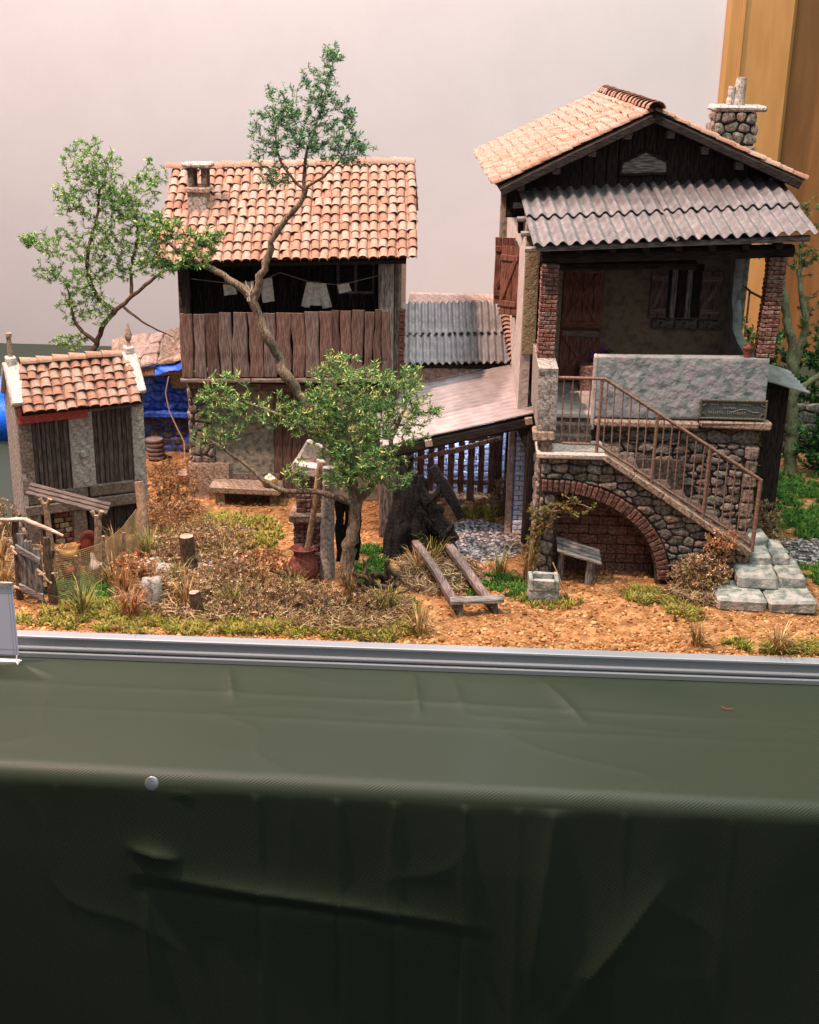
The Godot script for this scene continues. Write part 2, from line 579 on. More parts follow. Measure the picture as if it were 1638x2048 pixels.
func table() -> void:
	# the cloth: flat top, a soft edge, a drop with folds. s runs down from the far side over the edge.
	var b := Mb.new()
	var rows := []
	var wn := FastNoiseLite.new()
	wn.seed = 21
	wn.frequency = 0.035
	wn.fractal_octaves = 2
	var prof := []
	for z in [-111.0, -90.0, -70.0, -50.0, -30.0, -12.0]:
		prof.append([V(0, -1.62, z), 0.0])
	var z0 := -10.0
	while z0 < 15.5:
		prof.append([V(0, -1.62, z0), 1.0])
		z0 += 0.45 if z0 < 0.0 else 0.22
	for k in 11:
		var a := PI / 2 * k / 10.0
		prof.append([V(0, -1.62 - 1.3 + 1.3 * cos(a), 15.9 + 1.3 * sin(a)), 1.0 - k / 10.0])
	var y0 := -3.3
	while y0 > -40.0:
		prof.append([V(0, y0, 17.2 + (-3.0 - y0) * 0.02), -1.0])
		y0 -= 0.24 if y0 > -15.5 else 2.0
	for q in prof:
		var row := PackedVector3Array()
		var x := -115.0
		while x <= 85.0:
			var pt: Vector3 = q[0]
			pt.x = x
			pt.z += 0.022 * x if pt.z > 0.0 else 0.0
			if q[1] > 0.0:
				var e := wn.get_noise_2d(x * 0.6, pt.z * 2.2) * 0.12 + pow(maxf(1.0 - absf(wn.get_noise_2d(x * 0.8 + pt.z, pt.z * 1.6 - x * 0.3 + 50.0)) * 3.0, 0.0), 5.0) * 0.05
				e += crease(x, pt.z, Vector2(-17, 1), Vector2(-15.6, 6.5), 0.5) * 0.3 + crease(x, pt.z, Vector2(-2.5, 0.5), Vector2(-1.8, 8), 0.4) * 0.3
				e += crease(x, pt.z, Vector2(0.5, 1), Vector2(1.5, 7), 0.5) * 0.14 + crease(x, pt.z, Vector2(7.5, 1), Vector2(10.5, 8), 0.5) * 0.24
				e += crease(x, pt.z, Vector2(-36, 4.2), Vector2(40, 6.8), 0.35) * 0.12 + crease(x, pt.z, Vector2(-36, 8.0), Vector2(40, 9.6), 0.4) * 0.08 + crease(x, pt.z, Vector2(-35, 1), Vector2(-30, 3), 0.6) * 0.25
				e += crease(x, pt.z, Vector2(2, 7), Vector2(9, 7.5), 0.3) * 0.1
				pt.y += e * clampf((pt.z - 0.1) / 1.0, 0.0, 1.0) * q[1]
			if q[1] <= 0.0:
				var d := clampf((-1.8 - pt.y) / 6.0, 0.0, 1.0)
				var e := wn.get_noise_2d(x * 1.5, pt.y * 0.5 + 90.0) * 0.35 * d
				e += crease(x, pt.y, Vector2(-20.5, -9.2), Vector2(4, -12.2), 0.9) * 0.6 - crease(x, pt.y, Vector2(-20.5, -10.4), Vector2(4, -13.2), 0.8) * 0.5
				e += crease(x, pt.y, Vector2(-21, -7.3), Vector2(-17.5, -8.0), 0.6) * 0.6 + crease(x, pt.y, Vector2(-20.3, -10), Vector2(-20.0, -20), 0.35) * 0.3
				e += crease(x, pt.y, Vector2(7.5, -2), Vector2(6.5, -18), 1.0) * 0.5 + crease(x, pt.y, Vector2(15, -8), Vector2(8, -20), 1.8) * 0.7
				e += crease(x, pt.y, Vector2(-3, -2), Vector2(-4, -16), 0.25) * 0.1 + crease(x, pt.y, Vector2(-10, -2), Vector2(-10.5, -12), 0.2) * 0.07
				# gathers round the drawing pin
				for g in 6:
					var an := -0.5 + g * 0.33
					e += crease(x, pt.y, Vector2(-19.4, -2.2), Vector2(-19.4 + 3.2 * cos(an), -2.2 + 2.0 * sin(an) * 0.8), 0.22) * 0.22
				var rg := 1.0 - absf(wn.get_noise_2d(x * 1.1 + pt.y * 0.5, pt.y * 0.9 - x * 0.35 + 200.0)) * 2.6
				e += pow(maxf(rg, 0.0), 5.0) * 0.08 * d
				for v in [[-26.0, 0.2, 0.06], [-12.5, 0.25, 0.11], [-7.0, 0.22, 0.13], [-3.2, 0.3, 0.1], [1.5, 0.25, 0.14], [5.0, 0.3, 0.1], [12.0, 0.25, 0.08], [19.0, 0.2, 0.05]]:
					e += exp(-pow((x - v[0] + pt.y * 0.02) / v[1], 2)) * v[2] * clampf((-pt.y - 1.8) * 2.0, 0.0, 1.0)
				pt.z += e
			row.append(pt)
			x += 0.24 if x > -38.0 and x < 32.0 else 3.0
		rows.append(row)
	b.grid(rows)
	org = Vector3.ZERO
	var cl := part(self, "tablecloth", b, M.satin)
	tag(cl, "dark green satin cloth spread over the display table and hanging down its front", "tablecloth")
	b = Mb.new()
	b.box(V(-114, -45, -110.5), V(84, -1.75, 15.0), 0.5)
	structure("table_body", b, M.oak_dark, "table hidden beneath the dark green cloth", "table")
	# drawing pin
	b = Mb.new()
	var c := V(-19.45, -2.35, 16.62)
	var ax := V(0, 0.3, 1).normalized()
	var u := V(1, 0, 0)
	var v := ax.cross(u)
	var rr_ := []
	for k in 7:
		var a := PI / 2 * k / 6.0
		var row := PackedVector3Array()
		for j in 20:
			var t := -TAU * j / 20.0
			row.append(c + (u * cos(t) + v * sin(t)) * maxf(0.5 * cos(a), 0.002) + ax * 0.11 * sin(a))
		rr_.append(row)
	b.grid(rr_, true)
	single("drawing_pin", b, M.pin, "round silver drawing pin pushed into the front of the green cloth", "drawing pin", c)
	b = Mb.new()
	var fp := PackedVector3Array([V(20.7, -1.5, 4.4), V(20.9, -1.45, 4.75), V(21.3, -1.45, 4.85), V(21.6, -1.5, 4.7)])
	b.tube(fp, PackedFloat32Array([0.025, 0.03, 0.03, 0.02]), 5)
	single("loose_thread", b, M.fibre, "short curled reddish thread lying on the green cloth", "thread", V(21.1, -1.6, 4.6))
	# the frame of metal channel round the diorama
	org = V(0, -1.6, -0.6)
	var fr := thing("display_frame", "pale grey metal channel framing the base of the diorama", "frame", org)
	var prof2 := PackedVector2Array([Vector2(-1.25, -1.58), Vector2(-1.25, 0.05), Vector2(-1.2, 0.1), Vector2(-0.3, 0.1), Vector2(-0.22, 0.06), Vector2(-0.2, -0.08), Vector2(-0.3, -0.2), Vector2(-0.3, -0.78), Vector2(-0.02, -0.82), Vector2(0.0, -0.88), Vector2(0.0, -1.0), Vector2(-0.22, -1.04), Vector2(-0.22, -1.16), Vector2(0.12, -1.2), Vector2(0.15, -1.25), Vector2(0.15, -1.58)])
	for side in [["front_rail", 0], ["side_rail", 1], ["side_rail", 2]]:
		b = Mb.new()
		for i in prof2.size() - 1:
			var p0 := prof2[i]
			var p1 := prof2[i + 1]
			if side[1] == 0:
				b.qout(V(-42.2 - p0.x, p0.y, p0.x), V(44.2 + p0.x, p0.y, p0.x), V(44.2 + p1.x, p1.y, p1.x), V(-42.2 - p1.x, p1.y, p1.x), V(0, -0.7, -0.9))
			elif side[1] == 1:
				b.qout(V(-42.2 - p0.x, p0.y, p0.x), V(-42.2 - p0.x, p0.y, -66), V(-42.2 - p1.x, p1.y, -66), V(-42.2 - p1.x, p1.y, p1.x), V(-41.3, -0.7, -30))
			else:
				b.qout(V(44.2 + p0.x, p0.y, p0.x), V(44.2 + p0.x, p0.y, -66), V(44.2 + p1.x, p1.y, -66), V(44.2 + p1.x, p1.y, p1.x), V(43.3, -0.7, -30))
		part(fr, side[0], b, M.aluminium)
	# card holder standing at the left end
	var cd := thing("caption_card", "white caption card in a clear holder standing before the left end of the rail", "card", V(-35.0, -1.6, 1.5))
	b = Mb.new()
	b.box(V(-41, -0.75, 1.42), V(-33.35, 4.95, 1.5), 0.01)
	part(cd, "card", b, M.card)
	b = Mb.new()
	b.box(V(-41, 4.95, 1.38), V(-33.35, 5.4, 1.56), 0.03)
	part(cd, "top_strip", b, M.wash)
	b = Mb.new()
	for x in [-33.72, -33.5]:
		b.box(V(x, -0.72, 1.502), V(x + 0.03, 4.9, 1.508), 0.0)
	for y in [-0.3, 4.45]:
		b.box(V(-41, y, 1.502), V(-33.4, y + 0.03, 1.508), 0.0)
	part(cd, "printed_border", b, M.card_line)
	b = Mb.new()
	b.tube(PackedVector3Array([V(-33.5, -0.8, 1.5), V(-33.55, -1.3, 1.6), V(-33.4, -1.5, 1.7), V(-33.15, -1.1, 1.7)]), PackedFloat32Array([0.05, 0.06, 0.07, 0.07]), 6)
	b.box(V(-41, -1.55, 0.9), V(-33.5, -1.4, 1.4), 0.03)
	part(cd, "clip_foot", b, M.plastic_clip)

func ground() -> void:
	var b := Mb.new()
	var rows := []
	var cols := []
	var z := -65.0
	while z <= -1.1:
		var row := PackedVector3Array()
		var x := -42.5
		while x <= 44.5:
			row.append(V(x, gh(x, z) + rough_noise.get_noise_2d(x, z) * 0.12, z))
			x += 0.6
		rows.append(row)
		z += 0.6
	b.grid(rows)
	structure("sandy_ground", b, M.sand, "orange sandy ground of the diorama", "ground")
	b = Mb.new()
	b.box(V(-41.2, -1.6, -65), V(43.2, -0.75, -1.2), 0.05)
	structure("base_board", b, M.oak_dark, "wooden board beneath the diorama ground", "base")
	# the grey gravel patch beneath the lean-to
	var gp := Mb.new()
	var prow := []
	for i in 25:
		var row := PackedVector3Array()
		for j in 25:
			var r := i / 24.0
			var a := TAU * j / 24.0
			var wob := 1.0 + 0.15 * sin(a * 3.0) + 0.1 * sin(a * 5.0 + 1.0)
			var px := 2.6 + cos(a) * 4.6 * r * wob
			var pz := -24.6 + sin(a) * 5.4 * r * wob
			row.append(V(px, gh(px, pz) + 0.22 * (1.0 - r * r * r) + rough_noise.get_noise_2d(px * 2.0, pz * 2.0) * 0.1 * (1.2 - r) - 0.06 * r, pz))
		prow.append(row)
	gp.grid(prow)
	structure("gravel_patch", gp, M.gravel, "grey gravel floor under the lean-to roof", "ground")
	var rp := Mb.new()
	prow = []
	for i in 12:
		var row := PackedVector3Array()
		for j in 25:
			var r := i / 11.0
			var a := TAU * j / 24.0
			var px := 34.5 + cos(a) * 4.5 * r
			var pz := -24.0 + sin(a) * 4.0 * r
			row.append(V(px, gh(px, pz) + 0.16 * (1.0 - r * r) + rough_noise.get_noise_2d(px * 2.0, pz * 2.0) * 0.1 * (1.2 - r) - 0.05 * r, pz))
		prow.append(row)
	rp.grid(prow)
	structure("gravel_strip", rp, M.gravel, "grey gravel path to the right of the stone steps", "path")
	# loose grains
	var grain := Mb.new()
	grain.bevel(Vector3.ZERO, V(0.5, 0.34, 0.42), Basis(), 0.2, 0.1, rng)
	var gm := commit(grain, Vector3.ZERO)
	var where := []
	var tones := PackedColorArray()
	var base := [lin("8e6035"), lin("a37242"), lin("b38353"), lin("7c5029"), lin("bf9668")]
	for i in 20000:
		var x := rr(-41, 43)
		var zz := -1.3 - pow(rng.randf(), 1.6) * 48.0
		var s := rr(0.08, 0.26) * (1.0 if rng.randf() < 0.93 else 1.9)
		var bs := Basis.from_euler(V(rr(-0.5, 0.5), rr(0, TAU), rr(-0.5, 0.5))).scaled(V(s, s, s))
		where.append(Transform3D(bs, V(x, gh(x, zz) + s * 0.12 + 0.02, zz)))
		var cc: Color = base[rng.randi() % 5]
		tones.append(cc * rr(0.8, 1.15))
	org = Vector3.ZERO
	var o := scatter(self, "loose_gravel", gm, M.pebble, where, tones)
	tag(o, "orange grit and small stones strewn over the sandy ground", "gravel")
	o.set_meta("kind", "stuff")
	where = []
	tones = PackedColorArray()
	base = [lin("6f6762"), lin("8d8580"), lin("a39b98"), lin("544c48"), lin("b5aca8")]
	for i in 1800:
		var a := rr(0, TAU)
		var r := sqrt(rng.randf())
		var left := i < 1300
		var x := 2.6 + cos(a) * 4.6 * r if left else 34.5 + cos(a) * 4.5 * r
		var zz := -24.6 + sin(a) * 5.4 * r if left else -24.0 + sin(a) * 4.0 * r
		var s := rr(0.14, 0.4)
		where.append(Transform3D(Basis.from_euler(V(rr(-0.6, 0.6), rr(0, TAU), rr(-0.6, 0.6))).scaled(V(s, s * 0.6, s)), V(x, gh(x, zz) + 0.2 * (1.0 - r * r * r) + 0.03, zz)))
		tones.append(base[rng.randi() % 5])
	o = scatter(self, "grey_chippings", gm, M.pebble, where, tones)
	tag(o, "grey stone chippings under the lean-to and beside the steps", "gravel")
	o.set_meta("kind", "stuff")

# ---- shared builders

func tile_mesh(w: float, length: float) -> ArrayMesh:
	var b := Mb.new()
	var outer := []
	var inner := []
	var th := 0.07
	for k in 3:
		var f := k / 2.0
		var r := w * lerpf(0.42, 0.52, f) * rr(0.97, 1.03)
		var lift := lerpf(0.0, 0.12, f)
		var ro := PackedVector3Array()
		var ri := PackedVector3Array()
		for j in 8:
			var a := PI * (1.0 - j / 7.0)
			ro.append(V(cos(a) * r, sin(a) * r * 0.85 + lift, length * f))
			ri.append(V(cos(a) * (r - th), sin(a) * (r * 0.85 - th) + lift, length * f))
		outer.append(ro)
		inner.append(ri)
	b.grid(outer)
	inner.reverse()
	b.grid([inner[0], inner[2]])
	for j in 7:
		b.quad(outer[2][j + 1], outer[2][j], inner[0][j], inner[0][j + 1])
	return commit(b, Vector3.ZERO)

func pans(parent: Node3D, A: Vector3, U: Vector3, W: Vector3, cols: int, rows: int, m: Material) -> void:
	var n := W.cross(U).normalized()
	var b := Mb.new()
	var rws := []
	for j in rows:
		for e in 2:
			var row := PackedVector3Array()
			for i in cols * 4 + 1:
				var f := i / 4.0
				var tro := 0.5 - 0.5 * cos(TAU * f)
				row.append(A + U * (f / cols) + W * ((j + e * 0.999) / rows) + n * (-0.12 + 0.2 * (1.0 - tro) - 0.05 + 0.06 * e))
			rws.append(row)
	b.grid(rws)
	var o := part(parent, "pan_tiles", b, m)
	o.set_meta("kind", "stuff")

# barrel tiles: A the upper left corner seen from outside, U across, W down
func tiles(parent: Node3D, A: Vector3, U: Vector3, W: Vector3, cols: int, rows: int, single_cols := 9999, from_end := false) -> void:
	var u := U.normalized()
	var w := W.normalized()
	var n := w.cross(u).normalized()
	u = n.cross(w)
	var pitch := U.length() / cols
	var meshes := []
	for k in 3:
		meshes.append(tile_mesh(pitch * 0.93, W.length() / rows * 1.2))
	var tone := [M.tile, M.tile_1, M.tile_2, M.tile_3, M.tile_4, M.tile_5]
	pans(parent, A, U, W, cols, rows, M.tile_4)
	var rest := []
	var tones := PackedColorArray()
	for i in cols:
		for j in range(rows - 1, -1, -1):
			var at := A + U * ((i + 0.5) / cols) + W * ((j + 0.02) / rows) + n * rr(-0.03, 0.05) + u * rr(-0.07, 0.07) + w * rr(-0.14, 0.14)
			var bs := Basis(u, n, w) * Basis(Vector3.UP, rr(-0.09, 0.09)) * Basis(Vector3.BACK, rr(-0.06, 0.06))
			if (i < single_cols) if not from_end else (i >= cols - single_cols):
				inst(parent, "roof_tile", meshes[rng.randi() % 3], tone[rng.randi() % 6], Transform3D(bs, at))
			else:
				rest.append(Transform3D(bs, at))
				tones.append(Color.WHITE * rr(0.8, 1.0))
	if rest:
		var o := joined(parent, "far_roof_tiles", meshes[0], M.tile_v, rest, tones)
		o.set_meta("kind", "stuff")

func ridge_tiles(parent: Node3D, a: Vector3, b: Vector3, count: int, width: float) -> void:
	var d := (b - a) / count
	var w := d.normalized()
	var n := (Vector3.UP - w * Vector3.UP.dot(w)).normalized()
	var u := n.cross(w)
	var mesh := tile_mesh(width, d.length() * 1.25)
	var tone := [M.tile, M.tile_1, M.tile_2, M.tile_3]
	for k in count:
		inst(parent, "ridge_tile", mesh, tone[rng.randi() % 4], Transform3D(Basis(u, n, w) * Basis(Vector3.UP, rr(-0.04, 0.04)), a + d * k + n * rr(-0.03, 0.03)))

func sheet(b: Mb, A: Vector3, U: Vector3, W: Vector3, waves: float, amp: float, th := 0.1, sag := 0.0, skip_edges := false) -> void:
	var n := W.cross(U).normalized()
	var top := []
	var bot := []
	var nu := int(waves * 8) + 1
	for j in 7:
		var f := j / 6.0
		var r0 := PackedVector3Array()
		var r1 := PackedVector3Array()
		for i in nu:
			var g := i / float(nu - 1)
			var h := amp * sin(TAU * waves * g) + sag * sin(PI * f) * 0.5 + rough_noise.get_noise_3d(g * 20.0, f * 4.0, A.x) * 0.07
			var pt := A + U * g + W * f + n * h
			r0.append(pt)
			r1.append(pt - n * th)
		top.append(r0)
		bot.append(r1)
	b.grid(top)
	var rb := bot.duplicate()
	rb.reverse()
	b.grid(rb)
	for i in nu - 1:
		b.quad(top[6][i + 1], top[6][i], bot[6][i], bot[6][i + 1])
		b.quad(top[0][i], top[0][i + 1], bot[0][i + 1], bot[0][i])
	for j in 6:
		b.quad(top[j][0], top[j + 1][0], bot[j + 1][0], bot[j][0])
		b.quad(top[j + 1][nu - 1], top[j][nu - 1], bot[j][nu - 1], bot[j + 1][nu - 1])

# a board from a to b: w its width along wd, t its thickness along td
func plank(b: Mb, a: Vector3, e: Vector3, wd: Vector3, td: Vector3, w: float, t: float, wob := 0.04, segs := 4) -> void:
	var rows := []
	var c := minf(t, w) * 0.25
	var o1 := rr(0, 99)
	for k in segs + 1:
		var f := k / float(segs)
		var q := a.lerp(e, f) + td * rough_noise.get_noise_1d(o1 + f * 3.0) * wob * 0.8
		var l := -w / 2.0 + rough_noise.get_noise_1d(o1 + 20.0 + f * 3.0) * wob * 2.0
		var r := w / 2.0 + rough_noise.get_noise_1d(o1 + 40.0 + f * 3.0) * wob * 2.0
		rows.append([q + wd * l - td * t / 2.0, q + wd * r - td * t / 2.0, q + wd * r + td * (t / 2.0 - c), q + wd * (r - c) + td * t / 2.0, q + wd * (l + c) + td * t / 2.0, q + wd * l + td * (t / 2.0 - c)])
	for k in segs:
		var mid: Vector3 = a.lerp(e, (k + 0.5) / segs)
		for i in 6:
			b.qout(rows[k][i], rows[k][(i + 1) % 6], rows[k + 1][(i + 1) % 6], rows[k + 1][i], mid)
	for k in [0, segs]:
		for i in range(1, 5):
			b.tout(rows[k][0], rows[k][i], rows[k][i + 1], a.lerp(e, 0.5))

func board(parent: Node3D, called: String, a: Vector3, e: Vector3, wd: Vector3, td: Vector3, w: float, t: float, m: Material, wob := 0.04) -> void:
	var b := Mb.new()
	plank(b, a, e, wd.normalized(), td.normalized(), w, t, wob)
	part(parent, called, b, m)

func boxpart(parent: Node3D, called: String, lo: Vector3, hi: Vector3, m: Material, ch := 0.06, j := 0.0) -> MeshInstance3D:
	var b := Mb.new()
	b.box(lo, hi, ch, j, rng)
	return part(parent, called, b, m)

func extrude(b: Mb, poly: PackedVector2Array, O: Vector3, ux: Vector3, uy: Vector3, depth: float) -> void:
	var n := ux.cross(uy).normalized()
	var ids := Geometry2D.triangulate_polygon(poly)
	for k in range(0, ids.size(), 3):
		var q := []
		for e in 3:
			var v := poly[ids[k + e]]
			q.append(O + ux * v.x + uy * v.y)
		var mid: Vector3 = (q[0] + q[1] + q[2]) / 3.0
		b.tout(q[0], q[1], q[2], mid - n)
		b.tout(q[0] - n * depth, q[1] - n * depth, q[2] - n * depth, mid)
	var cw := area(poly) < 0.0
	for i in poly.size():
		var a := poly[i]
		var e := poly[(i + 1) % poly.size()]
		var pa := O + ux * a.x + uy * a.y
		var pe := O + ux * e.x + uy * e.y
		if cw:
			b.quad(pa, pe, pe - n * depth, pa - n * depth)
		else:
			b.quad(pe, pa, pa - n * depth, pe - n * depth)

# a wall face with real rough relief, boxed in at the back
func rough_panel(b: Mb, A: Vector3, U: Vector3, W: Vector3, step: float, amp: float, depth: float, freq := 1.0) -> void:
	var n := W.cross(U).normalized()
	var nu := int(U.length() / step) + 1
	var nw := int(W.length() / step) + 1
	var rows := []
	for j in nw + 1:
		var row := PackedVector3Array()
		for i in nu + 1:
			var pt := A + U * (i / float(nu)) + W * (j / float(nw))
			var e := minf(minf(i, nu - i), minf(j, nw - j))
			var r := 1.0 - absf(rough_noise.get_noise_3d(pt.x * freq, pt.y * freq * 1.3, pt.z * freq)) * 2.0
			row.append(pt + n * (r * amp + rough_noise.get_noise_3d(pt.x * 0.3, pt.y * 0.3, 7.0) * amp * 1.5) * (0.25 if e < 0.5 else 1.0))
		rows.append(row)
	b.grid(rows)
	var o := A + U / 2.0 + W / 2.0 - n * depth / 2.0
	for side in [[rows[0], false], [rows[nw], true]]:
		for i in nu:
			b.qout(side[0][i], side[0][i + 1], side[0][i + 1] - n * depth, side[0][i] - n * depth, o)
	for j in nw:
		b.qout(rows[j][0], rows[j + 1][0], rows[j + 1][0] - n * depth, rows[j][0] - n * depth, o)
		b.qout(rows[j][nu], rows[j + 1][nu], rows[j + 1][nu] - n * depth, rows[j][nu] - n * depth, o)
	b.qout(A - n * depth, A + U - n * depth, A + U + W - n * depth, A + W - n * depth, o)

func clip_half(poly: PackedVector2Array, mid: Vector2, nn: Vector2) -> PackedVector2Array:
	var out := PackedVector2Array()
	for i in poly.size():
		var a := poly[i]
		var e := poly[(i + 1) % poly.size()]
		var da := (a - mid).dot(nn)
		var de := (e - mid).dot(nn)
		if da <= 0.0:
			out.append(a)
		if (da < 0.0 and de > 0.0) or (da > 0.0 and de < 0.0):
			out.append(a.lerp(e, da / (da - de)))
	return out

# rubble: each stone its own raised, rounded piece, fitted to its neighbours inside the outline
func stones(parent: Node3D, called: String, poly: PackedVector2Array, O: Vector3, ux: Vector3, uy: Vector3, size: float, stretch: float, high: float, mats: Array, gap := 0.07) -> int:
	var lo := poly[0]
	var hi := poly[0]
	for v in poly:
		lo = lo.min(v)
		hi = hi.max(v)
	var seeds := PackedVector2Array()
	var y := lo.y + size * 0.4
	while y < hi.y + size * 0.3:
		var x := lo.x - rr(0.0, size * stretch)
		while x < hi.x + size:
			seeds.append(Vector2(x / stretch, y + rr(-0.3, 0.3) * size))
			x += size * stretch * rr(0.55, 1.45)
		y += size * rr(0.8, 1.15)
	var n := ux.cross(uy).normalized()
	var made := 0
	for i in seeds.size():
		var s := seeds[i]
		var cell := PackedVector2Array([s + Vector2(-3, -3) * size, s + Vector2(3, -3) * size, s + Vector2(3, 3) * size, s + Vector2(-3, 3) * size])
		for k in seeds.size():
			var d := seeds[k] - s
			if k != i and d.length_squared() < 16.0 * size * size:
				cell = clip_half(cell, s + d * 0.5, d)
		for k in cell.size():
			cell[k].x *= stretch
		if cell.size() < 3:
			continue
		for piece in Geometry2D.intersect_polygons(cell, poly):
			for q in Geometry2D.offset_polygon(piece, -gap):
				if absf(area(q)) < size * size * 0.12 or Geometry2D.is_polygon_clockwise(q):
					continue
				var r := PackedVector2Array()
				for k in q.size():
					var a := q[k]
					var e := q[(k + 1) % q.size()]
					if a.distance_to(e) > size * 0.18:
						r.append(a.lerp(e, rr(0.14, 0.26)))
						if a.distance_to(e) > size * 0.7:
							r.append(a.lerp(e, 0.5) + (e - a).orthogonal() * rr(-0.05, 0.06))
						r.append(a.lerp(e, rr(0.74, 0.86)))
				if r.size() < 4:
					continue
				if area(r) < 0.0:
					r.reverse()
				var b := Mb.new()
				var ctr := Vector2.ZERO
				for v in r: ctr += v
				ctr /= r.size()
				var h := high * rr(0.6, 1.3)
				var tilt := Vector2(rr(-0.12, 0.12), rr(-0.1, 0.16))
				var rings := []
				for st in [[1.0, -0.25, 0.0], [0.99, 0.45, 0.25], [0.86, 0.85, 0.8], [0.5, 1.02, 1.0]]:
					var row := []
					for v in r:
						var w: Vector2 = ctr + (v - ctr) * st[0]
						var hh: float = h * st[1] + ((w - ctr).dot(tilt) + rr(-0.07, 0.07) * h) * st[2]
						row.append(O + ux * w.x + uy * w.y + n * hh)
					rings.append(row)
				for a in 3:
					for k in r.size():
						var kk := (k + 1) % r.size()
						b.quad(rings[a][k], rings[a][kk], rings[a + 1][kk], rings[a + 1][k])
				var cp := O + ux * ctr.x + uy * ctr.y + n * h * 1.05
				for k in r.size():
					b.tri(rings[3][k], rings[3][(k + 1) % r.size()], cp)
				part(parent, called, b, mats[rng.randi() % mats.size()])
				made += 1
	return made

func area(q: PackedVector2Array) -> float:
	var a := 0.0
	for i in q.size():
		a += q[i].cross(q[(i + 1) % q.size()])
	return a / 2.0

func brick_mesh(w: float, h: float, d: float) -> Array:
	var out := []
	for k in 4:
		var b := Mb.new()
		b.bevel(Vector3.ZERO, V(w, h, d) / 2.0, Basis(), minf(h * 0.16, 0.07), 0.022, rng)
		out.append(commit(b, Vector3.ZERO))
	return out

# courses of bricks on a face; keep(x, y) says which centres are wanted
func bricks(parent: Node3D, called: String, O: Vector3, ux: Vector3, uy: Vector3, w: float, h: float, bw: float, bh: float, depth: float, mats: Array, keep = null) -> void:
	var n := ux.cross(uy).normalized()
	var gap := 0.07
	var full := brick_mesh(bw - gap, bh - gap, depth)
	var ny := int(round(h / bh))
	for j in ny:
		var x := -bw / 2.0 if j % 2 else 0.0
		while x < w - 0.1:
			var a := maxf(x, 0.0)
			var e := minf(x + bw, w)
			var cx := (a + e) / 2.0
			var cy := (j + 0.5) * bh
			if e - a > 0.25 and (keep == null or keep.call(cx, cy)):
				var bs := Basis(ux * ((e - a - gap) / (bw - gap)), uy, n) * Basis(Vector3.BACK, rr(-0.02, 0.02))
				inst(parent, called, full[rng.randi() % 4], mats[rng.randi() % mats.size()], Transform3D(bs, O + ux * cx + uy * cy + n * rr(-0.05, 0.05)))
			x += bw

func rod(parent: Node3D, called: String, pts: Array, r: float, m: Material, sides := 6) -> void:
	var b := Mb.new()
	var ra := PackedFloat32Array()
	for i in pts.size():
		ra.append(r)
	b.tube(PackedVector3Array(pts), ra, sides)
	part(parent, called, b, m)

func stick(b: Mb, a: Vector3, e: Vector3, r0: float, r1: float, wob := 0.12, sides := 6) -> void:
	var pts := PackedVector3Array()
	var ra := PackedFloat32Array()
	var o1 := rr(0, 99)
	for k in 7:
		var f := k / 6.0
		pts.append(a.lerp(e, f) + V(rough_noise.get_noise_1d(o1 + f * 2.0), 0, rough_noise.get_noise_1d(o1 + 30.0 + f * 2.0)) * wob * 2.0 * (sin(PI * f) * 0.7 + 0.3))
		ra.append(lerpf(r0, r1, f) * rr(0.88, 1.12))
	b.tube(pts, ra, sides)

# rounded irregular boulder
func boulder(b: Mb, c: Vector3, half: Vector3, rough := 0.25, sd := 0.0, boxy := 0.0) -> void:
	var rows := []
	for i in 9:
		var row := PackedVector3Array()
		var ph := PI * i / 8.0
		for j in 12:
			var th := -TAU * j / 12.0
			var d := V(sin(ph) * cos(th), cos(ph), sin(ph) * sin(th))
			var k := 1.0 + rough_noise.get_noise_3d(d.x * 1.4 + sd, d.y * 1.4, d.z * 1.4) * rough * 2.0
			if boxy > 0.0:
				var mx := maxf(absf(d.x), maxf(absf(d.y), absf(d.z)))
				k *= lerpf(1.0, 1.0 / maxf(mx, 0.6), boxy)
			row.append(c + d * half * k)
		rows.append(row)
	b.grid(rows, true)

# ---- the stone house with the arch, the outside stair and the porch

func arc_poly(a: float, bb: float, full := false) -> PackedVector2Array:
	var p := PackedVector2Array()
	p.append(Vector2(9.0 - (1.6 if full else -0.2), -0.5))
	p.append(Vector2(9.0 - (1.6 if full else -0.2), bb))
	for k in 29:
		var t := PI / 2 * (1.0 - k / 28.0)
		p.append(Vector2(9.0 + a * cos(t), bb * sin(t)))
	p.append(Vector2(9.0 + a, -0.5))
	return p

